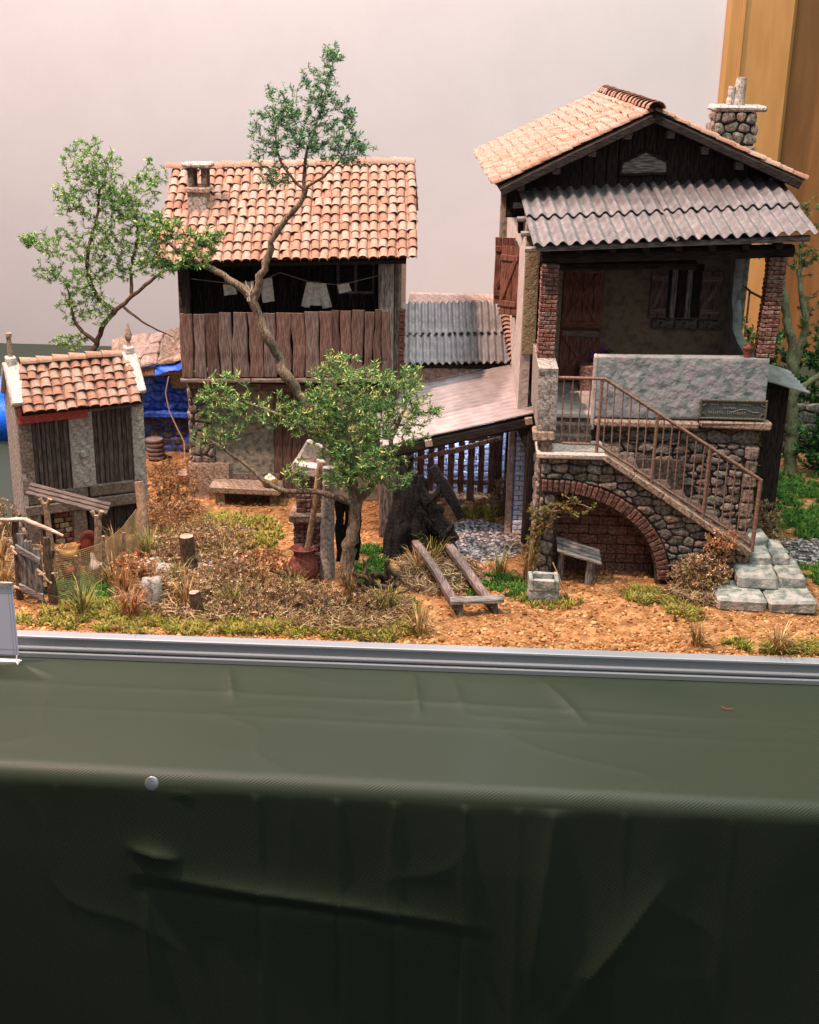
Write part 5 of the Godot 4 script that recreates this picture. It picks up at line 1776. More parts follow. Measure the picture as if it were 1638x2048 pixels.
func yard() -> void:
	var X := Vector3.RIGHT
	var Y := Vector3.UP
	var Z := Vector3.BACK
	var b: Mb
	# stone bench before the barn
	var be := thing("stone_bench", "low stone slab bench against the barn wall", "bench", V(-21, 0, -33.5))
	b = Mb.new()
	b.box(V(-24.7, 1.25, -34.9), V(-17.4, 2.0, -32.3), 0.15, 0.1, rng)
	part(be, "seat_slab", b, M.granite_warm)
	boxpart(be, "support", V(-24.2, -0.2, -34.5), V(-23.2, 1.25, -32.7), M.granite_warm, 0.12, 0.06)
	boxpart(be, "support", V(-18.6, -0.2, -34.5), V(-17.8, 1.25, -32.7), M.granite_dark, 0.12, 0.06)
	var eb := thing("egg_basket", "small round wicker basket of eggs on the stone bench", "basket", V(-18.6, 2.0, -33.2))
	b = Mb.new()
	lathe(b, org, [[0.0, 0.02], [0.6, 0.02], [0.85, 0.45], [0.8, 0.75], [0.7, 0.72], [0.6, 0.3], [0.0, 0.3]], 16)
	part(eb, "bowl", b, M.basket)
	for k in 6:
		b = Mb.new()
		boulder(b, org + V(cos(k * 1.26) * 0.4 if k < 5 else 0.0, 0.78 if k < 5 else 1.08, sin(k * 1.26) * 0.4 if k < 5 else 0.0), V(0.24, 0.22, 0.3), 0.02)
		part(eb, "egg", b, M.egg)
	# brick hearth with its slabs
	var ov := thing("brick_hearth", "small brick hearth with stone slabs beside the granite post", "hearth", V(-12.6, 0, -15.4))
	boxpart(ov, "core", V(-13.6, -0.3, -17.4), V(-11.6, 9.9, -15.5), M.mortar, 0.0)
	bricks(ov, "brick", V(-13.75, -0.1, -15.45), X, Y, 2.3, 4.9, 0.85, 0.42, 0.35, [M.brick, M.brick_1, M.brick_2])
	bricks(ov, "brick", V(-13.6, 5.7, -15.6), X, Y, 2.2, 3.2, 0.85, 0.42, 0.35, [M.brick, M.brick_1, M.brick_3])
	bricks(ov, "brick", V(-13.78, -0.1, -17.4), Z, Y, 1.9, 4.9, 0.85, 0.42, 0.3, [M.brick, M.brick_1])
	boxpart(ov, "shelf_slab", V(-14.2, 4.85, -17.6), V(-11.3, 5.65, -14.9), M.granite_warm, 0.15, 0.06)
	b = Mb.new()
	b.bevel(V(-12.6, 9.7, -16.2), V(1.35, 0.55, 1.2), Basis(Z, -0.12), 0.18, 0.1, rng)
	part(ov, "top_slab", b, M.slab)
	b = Mb.new()
	b.bevel(V(-12.5, 10.9, -16.5), V(0.75, 1.1, 0.35), Basis(Z, -0.5), 0.15, 0.08, rng)
	part(ov, "leaning_slab", b, M.slab)
	b = Mb.new()
	stick(b, V(-10.75, -0.4, -14.0), V(-10.6, 10.3, -14.3), 0.72, 0.62, 0.04, 6)
	single("granite_post", b, M.granite, "upright square granite post beside the brick hearth", "post", V(-10.7, 0, -14.1))
	var jug := Mb.new()
	lathe(jug, V(-12.8, 0.1, -13.6), [[0.0, 0.0], [0.9, 0.0], [1.25, 0.5], [1.38, 1.1], [1.2, 1.8], [0.85, 2.35], [0.82, 2.6], [1.15, 2.95], [1.05, 2.98], [0.7, 2.6], [0.0, 2.4]], 20)
	single("clay_jug", jug, M.clay, "bulging red clay jug at the foot of the brick hearth", "jug", V(-12.8, 0, -13.6))
	var pa := Mb.new()
	stick(pa, V(-12.5, 2.6, -13.7), V(-11.6, 8.2, -14.6), 0.26, 0.3, 0.02, 7)
	stick(pa, V(-11.62, 8.0, -14.6), V(-11.3, 10.6, -14.9), 0.42, 0.36, 0.02, 6)
	single("wooden_pestle", pa, M.stick, "long wooden pole standing in the red clay jug", "pole", V(-12.5, 2.6, -13.7))
	# dark weathered trunk pieces
	b = Mb.new()
	for k in 3:
		plank(b, V(-10.0 + k * 0.75, -0.2, -18.6 - k * 0.2), V(-10.1 + k * 0.8, 6.2 - k * 0.5, -18.6), X, Z, 0.8, 0.4, 0.25, 6)
	single("dark_plank_stump", b, M.driftwood, "blackened upright plank stump just right of the granite post", "stump", V(-9.3, 0, -18.6))
	var ct := thing("broken_cart", "broken dark wooden cart with two shafts and a crossbar pointing forwards", "cart", V(-2.5, 0, -19))
	board(ct, "side_board", V(-3.2, 6.6, -21.0), V(0.6, 2.0, -19.4), V(0.75, 0.66, 0), Z, 1.0, 0.6, M.driftwood, 0.2)
	board(ct, "side_board", V(-1.9, 7.9, -22.6), V(1.1, 3.6, -21.2), V(0.84, 0.54, 0), Z, 0.8, 0.5, M.driftwood, 0.2)
	board(ct, "floor_board", V(-1.6, 4.6, -20.4), V(0.4, 1.0, -18.6), V(0.8, 0.55, 0), Z, 1.0, 0.4, M.driftwood, 0.2)
	board(ct, "shaft", V(-3.0, 1.9, -18.6), V(0.9, 0.75, -7.4), X, Y, 0.75, 0.6, M.brown_z, 0.1)
	board(ct, "shaft", V(0.0, 1.7, -18.4), V(3.7, 0.8, -8.0), X, Y, 0.75, 0.6, M.brown_z, 0.1)
	board(ct, "crossbar", V(0.2, 1.25, -7.3), V(4.7, 1.35, -7.9), Z, Y, 0.95, 0.35, M.grey_x, 0.08)
	board(ct, "foot", V(1.1, 0.0, -7.2), V(1.0, 1.1, -7.4), X, Z, 0.55, 0.5, M.grey_y1)
	board(ct, "foot", V(4.0, 0.0, -7.7), V(3.9, 1.2, -7.8), X, Z, 0.55, 0.5, M.grey_y1)
	# the gnarled dead trunk that the cart leans on
	b = Mb.new()
	for k in 15:
		var a := TAU * k / 15.0
		var s0 := V(-3.5 + cos(a) * rr(1.6, 2.4), -0.4, -20.6 + sin(a) * rr(0.9, 1.4))
		var s1 := V(-3.7 + cos(a) * rr(0.5, 1.2), rr(5.4, 8.0), -21.2 + sin(a) * 0.6)
		gnarl(b, s0, s1, rr(0.65, 1.05), rr(0.3, 0.55))
	gnarl(b, V(-4.2, 5.4, -21.0), V(-4.6, 8.3, -21.4), 0.65, 0.28)
	gnarl(b, V(-4.4, 7.8, -21.4), V(-3.6, 9.3, -21.6), 0.34, 0.2)
	gnarl(b, V(-3.6, 5.6, -21.0), V(-0.6, 4.4, -20.4), 0.6, 0.3)
	gnarl(b, V(-2.6, 4.4, -20.6), V(-0.9, 6.8, -21.0), 0.5, 0.2)
	gnarl(b, V(-2.4, 3.6, -20.0), V(0.2, 1.2, -19.2), 0.6, 0.35)
	for k in 14:
		var s2 := V(rr(-5.0, -0.5), rr(0.5, 5.0), -20.2 + rr(-0.6, 1.2))
		gnarl(b, s2, s2 + V(rr(-1.4, 1.4), rr(0.4, 2.6), rr(-0.6, 0.8)), rr(0.2, 0.42), rr(0.05, 0.16))
	gnarl(b, V(-3.0, 2.6, -19.4), V(-1.2, 0.0, -18.0), 0.6, 0.3)
	single("dead_trunk", b, M.driftwood, "big blackened gnarled tree stump under the lean-to, behind the cart shafts", "stump", V(-3.5, 0, -20.6))
	# roots by the tree
	b = Mb.new()
	for k in 26:
		var a := rr(0, TAU)
		var s := V(-5.9 + cos(a) * 1.6, rr(-0.1, 1.4), -10.9 + sin(a) * 1.2)
		var e := s + V(rr(-1.9, 1.9), rr(-0.4, 2.0), rr(-1.0, 1.0))
		stick(b, s, e, rr(0.16, 0.4), rr(0.06, 0.22), 0.4, 6)
	single("root_heap", b, M.bark, "tangled heap of old roots at the foot of the tall tree", "roots", V(-5.9, 0, -10.9))
	# trough
	var tr := thing("stone_trough", "small grey stone trough at the left corner of the house", "trough", V(8.2, 0, -11.4))
	b = Mb.new()
	b.box(V(6.9, -0.1, -12.6), V(9.5, 1.0, -10.6), 0.15, 0.08, rng)
	for q in [[6.9, 7.3, -12.6, -10.6], [9.1, 9.5, -12.6, -10.6], [7.3, 9.1, -12.6, -12.15], [7.3, 9.1, -11.05, -10.6]]:
		b.box(V(q[0], 0.9, q[2]), V(q[1], 2.0, q[3]), 0.1, 0.05, rng)
	part(tr, "basin", b, M.step)
	# workbench under the arch
	var wb := thing("plank_table", "small sloping plank table standing under the arch", "table", V(11.4, 0, -15.6))
	for k in 4:
		board(wb, "table_board", V(9.5, 3.6 - k * 0.14, -16.6 + k * 0.62), V(13.4, 2.55 - k * 0.14, -16.4 + k * 0.62), Z, Y, 0.58, 0.2, M.grey_x)
	board(wb, "table_leg", V(12.4, -0.1, -14.8), V(12.4, 2.4, -14.8), X, Z, 0.55, 0.5, M.grey_y)
	board(wb, "table_leg", V(10.0, -0.1, -16.2), V(10.0, 3.1, -16.2), X, Z, 0.55, 0.5, M.grey_y)
	board(wb, "table_leg", V(12.8, -0.1, -16.2), V(12.8, 2.4, -16.2), X, Z, 0.55, 0.5, M.grey_y)
	b = Mb.new()
	b.tube(PackedVector3Array([V(10.5, 0.1, -11.2), V(9.9, 0.9, -11.6), V(9.5, 1.8, -12.2), V(9.0, 2.7, -13.0)]), PackedFloat32Array([0.06, 0.07, 0.06, 0.04]), 5)
	single("leaning_twig", b, M.stick, "thin bare twig leaning on the trough by the arch", "twig", V(9.2, 0, -11))
	henhouse()
	chickens()
	# logs and stones in the rough ground
	for q in [["upright_log", -22.6, -12.6, 1.2, 4.3, "sawn log standing among the white stones"], ["tree_stump", -20.6, -5.6, 0.9, 2.0, "split reddish stump low in the scrub near the rail"]]:
		var l := thing(q[0], q[5], "log", on(q[1], q[2]))
		b = Mb.new()
		stick(b, org + V(0, -0.4, 0), org + V(-0.25, q[4], 0), q[3] * 0.62, q[3] * 0.52, 0.1, 10)
		part(l, "bark", b, M.bark)
		b = Mb.new()
		lathe(b, org + V(-0.25, q[4] - 0.06, 0), [[q[3] * 0.5, 0.0], [q[3] * 0.47, 0.1], [0.0, 0.1]], 12)
		part(l, "cut_end", b, M.pale_x)
	for q in [[-25.2, -13.8, 1.2, 0.7, "broad white stone left of the upright log"], [-23.8, -12.2, 1.1, 0.7, "small flat white stone before the upright log"], [-21.2, -14.2, 1.3, 1.2, "white stone just right of the upright log"], [-19.0, -14.8, 1.2, 1.0, "whitish stone rightmost in the scrub"], [-26.6, -14.6, 1.2, 0.8, "white stone by the dry grass and wire fence"]]:
		b = Mb.new()
		boulder(b, on(q[0], q[1]) + V(0, q[3] * 0.35, 0), V(q[2], q[3], q[2] * 0.8), 0.3, q[0])
		single("white_stone", b, M.granite_white, q[4], "stone", on(q[0], q[1]), "white stones in the scrub")
	b = Mb.new()
	boulder(b, V(-24.7, 1.2, -7.0), V(0.75, 1.45, 0.65), 0.28, 3.0, 0.5)
	single("standing_stone", b, M.granite, "pale upright stone in the dry grass near the rail", "stone", V(-24.9, 0, -7.0))
	# stone wall behind, far right
	var sw := thing("field_wall", "dim field stone wall behind the bushes at far right", "wall", V(40, 0, -58))
	boxpart(sw, "core", V(32, -0.3, -60), V(47, 5.4, -58.6), M.mortar, 0.0)
	stones(sw, "stone", PackedVector2Array([Vector2(32, 0), Vector2(47, 0), Vector2(47, 5.8), Vector2(32, 5.6)]), V(0, 0, -58.5), X, Y, 1.4, 1.6, 0.5, [M.stone_2, M.stone_3, M.stone_5])

func henhouse() -> void:
	var X := Vector3.RIGHT
	var Y := Vector3.UP
	var Z := Vector3.BACK
	var aw := thing("coop_awning", "small plank awning on forked sticks before the granary", "awning", V(-34, 0, -15.5))
	for k in 3:
		board(aw, "roof_board", V(-37.2, 7.5 - k * 0.16, -15.4 + k * 0.6), V(-30.3, 5.65 - k * 0.16, -15.9 + k * 0.6), Z, Y, 0.62, 0.2, M.slat_x)
	for q in [[V(-35.4, -0.2, -13.9), V(-35.5, 6.4, -13.9)], [V(-31.1, -0.2, -14.2), V(-31.1, 5.3, -14.2)]]:
		var b := Mb.new()
		stick(b, q[0], q[1], 0.34, 0.3, 0.12, 7)
		stick(b, q[1] - V(0, 0.7, 0), q[1] + V(0.5, 0.4, 0.1), 0.22, 0.2, 0.03, 6)
		stick(b, q[1] - V(0, 0.5, 0), q[1] + V(-0.45, 0.35, 0), 0.2, 0.18, 0.03, 6)
		part(aw, "forked_post", b, M.stick)
	# garden gate
	var g := thing("plank_gate", "weathered three-board gate tied to branch posts", "gate", V(-34.9, 0, -7.2))
	for q in [[-35.65, 0.5, 5.9], [-34.95, 0.15, 5.35], [-34.25, -0.25, 4.75]]:
		var x: float = q[0]
		board(g, "gate_board", V(x, q[1], -7.5 + (x + 35.6) * 0.3), V(x, q[2], -7.5 + (x + 35.6) * 0.3), X, Z, 0.62, 0.2, M.grey_y, 0.06)
	board(g, "gate_rail", V(-36.0, 4.75, -7.2), V(-33.9, 3.75, -6.8), Y, Z, 0.6, 0.2, M.grey_x, 0.05)
	board(g, "gate_rail", V(-36.0, 1.25, -7.2), V(-33.9, 0.45, -6.8), Y, Z, 0.6, 0.2, M.grey_x, 0.05)
	board(g, "gate_brace", V(-35.7, 4.1, -7.15), V(-34.3, 0.9, -6.9), X, Z, 0.4, 0.16, M.grey_y1, 0.05)
	for q in [[V(-36.6, 4.7, -7.6), V(-35.9, 4.2, -7.1)], [V(-36.5, 1.1, -7.6), V(-35.7, 0.9, -7.1)], [V(-34.2, 2.6, -6.9), V(-32.8, 2.75, -6.7)], [V(-34.3, 3.0, -6.9), V(-33.0, 1.9, -6.6)]]:
		var b := Mb.new()
		stick(b, q[0], q[1], 0.13, 0.11, 0.2, 6)
		part(g, "rope_tie", b, M.rope)
	var posts := [["gate_post", V(-36.35, -0.3, -7.9), V(-36.1, 7.0, -8.1), 0.36, "dark branch post at the hinge side of the plank gate"], ["gate_post", V(-33.2, -0.3, -7.0), V(-33.3, 5.8, -7.2), 0.42, "branch post with sawn stub at the latch side of the plank gate"]]
	for q in posts:
		var b := Mb.new()
		stick(b, q[1], q[2], q[3], q[3] * 0.8, 0.18, 8)
		stick(b, q[1].lerp(q[2], 0.6), q[1].lerp(q[2], 0.8) + V(0.5, 0.2, 0.2), 0.2, 0.17, 0.03, 6)
		single(q[0], b, M.bark, q[4], "post", q[1])
	var bar := Mb.new()
	stick(bar, V(-37.4, 7.0, -7.7), V(-35.2, 7.1, -7.7), 0.16, 0.2, 0.08, 7)
	stick(bar, V(-35.2, 7.1, -7.7), V(-32.0, 5.9, -7.3), 0.22, 0.14, 0.1, 7)
	single("crooked_pole", bar, M.pale_x, "pale crooked pole laid across the top of the gate posts", "pole", V(-36.0, 7.0, -7.7))
	var bs := Mb.new()
	stick(bs, V(-28.5, -0.4, -18.2), V(-28.7, 6.6, -19.8), 0.75, 0.42, 0.35, 9)
	single("bleached_stump", bs, M.stick, "tall smooth brown stump at the end of the wire fence", "stump", V(-28.5, 0, -18.2))
	# wire netting on thin stakes
	var f := thing("wire_fence", "sagging rusty wire netting round the hens", "fence", V(-31, 0, -11))
	var line := [V(-33.0, 0, -6.9), V(-31.5, 0, -8.6), V(-29.9, 0, -11.5), V(-29.0, 0, -14.6), V(-28.5, 0, -17.8)]
	var tops := [4.3, 4.0, 3.7, 4.0, 4.6]
	var b2 := Mb.new()
	var at := func(s: float) -> Vector3:
		var k := mini(int(s), 3)
		return line[k].lerp(line[k + 1], s - k)
	var ht := func(s: float) -> float:
		var k := mini(int(s), 3)
		return lerpf(tops[k], tops[k + 1], s - k)
	for k in 76:
		var s := k / 75.0 * 4.0
		var p: Vector3 = at.call(s)
		b2.tube(PackedVector3Array([p + V(0, -0.3, 0), p + V(0.08 * sin(s * 9.0), ht.call(s), 0)]), PackedFloat32Array([0.024, 0.024]), 3, false)
	for k in 24:
		var pts := PackedVector3Array()
		var ra := PackedFloat32Array()
		for i in 25:
			var s := i / 24.0 * 4.0
			pts.append(at.call(s) + V(0, -0.3 + (ht.call(s) + 0.3) * k / 23.0, 0) + V(rr(-0.02, 0.02), 0, 0))
			ra.append(0.024)
		b2.tube(pts, ra, 3, false)
	part(f, "netting", b2, M.wire)
	for q in [[1.0, 3.7], [2.0, 4.4], [3.0, 3.6]]:
		var b := Mb.new()
		var p: Vector3 = at.call(q[0])
		stick(b, p + V(0, -0.3, 0.1), p + V(0.1, q[1], 0.1), 0.2, 0.16, 0.1, 6)
		part(f, "stake", b, M.stick)
	var dr := Mb.new()
	lathe(dr, V(-32.4, 0.6, -15.6), [[0.0, 0.0], [0.8, 0.0], [0.85, 1.2], [0.75, 2.0], [0.5, 2.5], [0.0, 2.7]], 14)
	single("red_drinker", dr, M.hen_red, "rounded red drinker among the hens under the awning", "drinker", V(-32.4, 0, -15.6))

func chicken(at: Vector3, turn: float, m: Material, label: String, scale := 1.0) -> void:
	var h := thing("hen", label, "hen", at, turn, "hens in the wire pen")
	org = Vector3.ZERO
	var b := Mb.new()
	# one skin from tail over back, neck and head to the beak
	var spine := [[V(-1.25, 1.75, 0), 0.05], [V(-1.05, 1.6, 0), 0.2], [V(-0.7, 1.3, 0), 0.38], [V(-0.25, 1.1, 0), 0.56], [V(0.2, 1.1, 0), 0.58], [V(0.55, 1.3, 0), 0.44], [V(0.72, 1.65, 0), 0.28], [V(0.8, 1.95, 0), 0.2], [V(0.9, 2.15, 0), 0.2], [V(1.05, 2.2, 0), 0.12], [V(1.12, 2.18, 0), 0.04]]
	var pts := PackedVector3Array()
	var ra := PackedFloat32Array()
	for q in spine:
		pts.append(q[0] * scale)
		ra.append(q[1] * scale)
	b.tube(pts, ra, 12)
	part(h, "body", b, m)
	for s in [-1, 1]:
		b = Mb.new()
		boulder(b, V(-0.15, 1.2, 0.5 * s) * scale, V(0.55, 0.36, 0.14) * scale, 0.05)
		part(h, "wing", b, m)
		b = Mb.new()
		b.tube(PackedVector3Array([V(0, 0.7, 0.22 * s) * scale, V(0.05, 0.35, 0.24 * s) * scale, V(0.0, 0.0, 0.24 * s) * scale]), PackedFloat32Array([0.1, 0.05, 0.05]), 5)
		b.tube(PackedVector3Array([V(-0.1, 0.03, 0.24 * s) * scale, V(0.3, 0.02, 0.24 * s) * scale]), PackedFloat32Array([0.04, 0.03]), 4)
		part(h, "leg", b, M.beak)
	b = Mb.new()
	for k in 3:
		boulder(b, V(0.78 + k * 0.11, 2.38 - absf(k - 1) * 0.04, 0) * scale, V(0.09, 0.13, 0.04) * scale, 0.0)
	boulder(b, V(1.04, 2.02, 0) * scale, V(0.06, 0.12, 0.05) * scale, 0.0)
	part(h, "comb", b, M.comb)
	b = Mb.new()
	b.tube(PackedVector3Array([V(1.08, 2.18, 0) * scale, V(1.32, 2.12, 0) * scale]), PackedFloat32Array([0.07, 0.01]), 5)
	part(h, "beak", b, M.beak)

func chickens() -> void:
	chicken(on(-34.0, -14.9), 0.15, M.hen_gold, "golden hen nearest the awning's left post", 0.95)
	chicken(on(-30.9, -12.4), 2.2, M.hen_white, "speckled white hen close behind the wire netting", 0.95)
	chicken(on(-33.1, -12.0), -2.6, M.hen_red, "dark red hen pecking in the middle of the pen", 0.8)

# a knotted, grooved limb
func gnarl(b: Mb, a: Vector3, e: Vector3, r0: float, r1: float) -> void:
	var rows := []
	var o1 := rr(0, 99)
	var t := (e - a).normalized()
	var s := t.cross(V(0.2, 0.3, 1.0)).normalized()
	var u := s.cross(t)
	for k in 11:
		var f := k / 10.0
		var c := a.lerp(e, f) + (s * rough_noise.get_noise_1d(o1 + f * 3.0) + u * rough_noise.get_noise_1d(o1 + 40.0 + f * 3.0)) * r0 * 0.7 * sin(PI * f)
		var row := PackedVector3Array()
		for j in 12:
			var an := TAU * j / 12.0
			var r := lerpf(r0, r1, f) * (1.0 + 0.8 * rough_noise.get_noise_3d(cos(an + f * 1.5) * 2.2 + o1, sin(an + f * 1.5) * 1.6, f * 1.2) + 0.1 * sin(an * 4.0 + f * 4.0 + o1))
			if k == 10:
				r *= 0.55
			row.append(c + (s * cos(an) + u * sin(an)) * r)
		rows.append(row)
	b.grid(rows, true)
	for k in range(1, 11):
		b.tout(rows[10][0], rows[10][k], rows[10][k + 1], a)

# ---- trees, bushes, grass and moss

func leaf_clump(n: int, long: float, wide: float) -> ArrayMesh:
	var b := Mb.new()
	for k in n:
		var a := TAU * k / n + rr(-0.4, 0.4)
		var up := rr(0.2, 1.1)
		var d := V(cos(a) * cos(up), sin(up), sin(a) * cos(up))
		var s := d.cross(Vector3.UP).normalized()
		var q := s.cross(d)
		var l := long * rr(0.7, 1.15)
		var w := wide * rr(0.8, 1.2)
		var p0 := d * l * 0.05
		var p1 := d * l * 0.5 - q * l * 0.05
		var p2 := d * l + q * l * 0.12
		b.tri(p0, p1 + s * w / 2 + q * w * 0.2, p1)
		b.tri(p0, p1, p1 - s * w / 2 + q * w * 0.2)
		b.tri(p1, p1 + s * w / 2 + q * w * 0.2, p2)
		b.tri(p1 - s * w / 2 + q * w * 0.2, p1, p2)
	return commit(b, Vector3.ZERO)

func smooth(pts: Array, step := 0.6) -> PackedVector3Array:
	var c := Curve3D.new()
	for i in pts.size():
		var t: Vector3 = (pts[mini(i + 1, pts.size() - 1)] - pts[maxi(i - 1, 0)]) * 0.2
		c.add_point(pts[i], -t, t)
	var out := PackedVector3Array()
	var n := int(c.get_baked_length() / step) + 1
	for k in n + 1:
		out.append(c.sample_baked(c.get_baked_length() * k / n, true))
	return out

# limbs: arrays of points with a first and last radius. Twigs run from the nearest limb to every tip; leaves sit on their outer ends.
func grow(o: Node3D, limbs: Array, tips: PackedVector3Array, m: Material, tw: float, leaf: Mesh, cols: Array, per_tip: int, leaf_run: float, lift := 0.35, size := 1.0, twig_m: Material = null, leaf_name := "foliage") -> void:
	var wood := Mb.new()
	var np := PackedVector3Array()
	var nd := PackedVector3Array()
	for l in limbs:
		var pts := smooth(l[0])
		var ra := PackedFloat32Array()
		for k in pts.size():
			var f := k / float(pts.size() - 1)
			pts[k] += V(rough_noise.get_noise_3d(pts[k].y * 0.4, k, 1.0), rough_noise.get_noise_3d(pts[k].x * 0.5, k, 5.0) * 0.4, rough_noise.get_noise_3d(pts[k].y * 0.4, k, 9.0)) * 0.15 * (1.0 if k > 0 else 0.0)
			ra.append(lerpf(l[1], l[2], f) * (1.0 + rough_noise.get_noise_2d(k * 1.2, l[1] * 50.0) * 0.25))
		if l[1] > 0.3:
			for k in range(2, pts.size() - 1):
				ra[k] *= 1.0 + 0.35 * maxf(0.0, rough_noise.get_noise_2d(k * 0.9, l[1] * 90.0))
				pts[k] += V(rough_noise.get_noise_2d(k * 0.6, 3.0), 0, rough_noise.get_noise_2d(k * 0.6, 9.0)) * 0.35
		wood.tube(pts, ra, 10 if l[1] > 0.3 else 6)
		var from: float = l[3] if l.size() > 3 else 0.45
		for k in pts.size():
			if k >= pts.size() * from:
				np.append(pts[k])
				nd.append((pts[mini(k + 1, pts.size() - 1)] - pts[maxi(k - 1, 0)]).normalized())
	part(o, "trunk" if limbs[0][1] > 0.25 else "stem", wood, m)
	var order := []
	for t in tips:
		var best := 1e9
		for p in np:
			best = minf(best, p.distance_squared_to(t))
		order.append([best, t])
	order.sort_custom(func(a, c): return a[0] < c[0])
	var twigs := Mb.new()
	var where := []
	var tones := PackedColorArray()
	for q in order:
		var t: Vector3 = q[1]
		var best := 1e9
		var bi := 0
		for i in np.size():
			var d := np[i].distance_to(t) + maxf(0.0, np[i].y - t.y) * 0.9
			if d < best:
				best = d
				bi = i
		var s := np[bi]
		var dist := s.distance_to(t)
		var ctrl := s + nd[bi] * dist * 0.3 + V(rr(-0.2, 0.2) * dist, -0.12 * dist, rr(-0.2, 0.2) * dist)
		var n := clampi(int(dist / 0.5) + 1, 2, 12)
		var pts := PackedVector3Array()
		var ra := PackedFloat32Array()
		for k in n + 1:
			var f := k / float(n)
			var p := s.lerp(ctrl, f).lerp(ctrl.lerp(t, f), f) + V(rr(-0.05, 0.05), rr(-0.05, 0.05), rr(-0.05, 0.05)) * dist * 0.5 * f * (1.0 - f)
			pts.append(p)
			ra.append(lerpf(tw * (1.0 + minf(dist, 5.0) * 0.35), tw * 0.5, f))
			if k > 0:
				np.append(p)
				nd.append((p - pts[k - 1]).normalized())
		twigs.tube(pts, ra, 4, false)
		for k in per_tip:
			var f := 1.0 - rng.randf() * clampf(leaf_run / dist, 0.15, 1.0)
			var i := clampi(int(f * n), 0, n - 1)
			var p := pts[i].lerp(pts[i + 1], f * n - i)
			var d := (pts[i + 1] - pts[i]).normalized()
			var x := d.cross(V(0.3, 0.9, 0.2)).normalized()
			var bs := Basis(x, d, x.cross(d)).orthonormalized() * Basis(Vector3.UP, rr(0, TAU)) * Basis(Vector3.RIGHT, rr(-0.5, 0.5))
			var sc := size * rr(0.45, 1.5)
			where.append(Transform3D(bs.scaled(V(sc, sc, sc)), p + V(rr(-0.1, 0.1), rr(-0.1, 0.1), rr(-0.1, 0.1))))
			var c: Color = cols[rng.randi() % cols.size()]
			tones.append(c * rr(0.75, 1.25))
	part(o, "twigs", twigs, twig_m if twig_m else m)
	if where:
		joined(o, leaf_name, leaf, M.leaf, where, tones)

func in_blobs(blobs: Array, per_volume: float, least := 6) -> PackedVector3Array:
	var out := PackedVector3Array()
	for q in blobs:
		var c: Vector3 = q[0]
		var h: Vector3 = q[1]
		var n := maxi(least, int(per_volume * h.x * h.y * h.z))
		for k in n:
			var d := V(rng.randfn(), rng.randfn(), rng.randfn()).normalized() * pow(rng.randf(), 0.45)
			out.append(c + d * h)
	return out

func bush_into(o: Node3D, at: Vector3, count: int, half: Vector3, centre: Vector3, cols: Array, tw: float, per_tip: int, leaf_name := "foliage", m: Material = null, leaf_long := 0.34, leaf_wide := 0.14) -> void:
	var tips := in_blobs([[at + centre, half]], 0.0, count)
	var limbs := []
	for k in 4:
		var e := at + centre * V(1, 0.7, 1) + V(rr(-0.5, 0.5) * half.x, rr(-0.2, 0.4) * half.y, rr(-0.5, 0.5) * half.z)
		limbs.append([[at + V(0, -0.15, 0), at.lerp(e, 0.5) + V(rr(-0.2, 0.2), 0, rr(-0.2, 0.2)), e], tw * 2.2, tw, 0.2])
	grow(o, limbs, tips, m if m else M.stick, tw, leaf_clump(3, leaf_long, leaf_wide), cols, per_tip, 1.4, 0.35, 1.0, null, leaf_name)

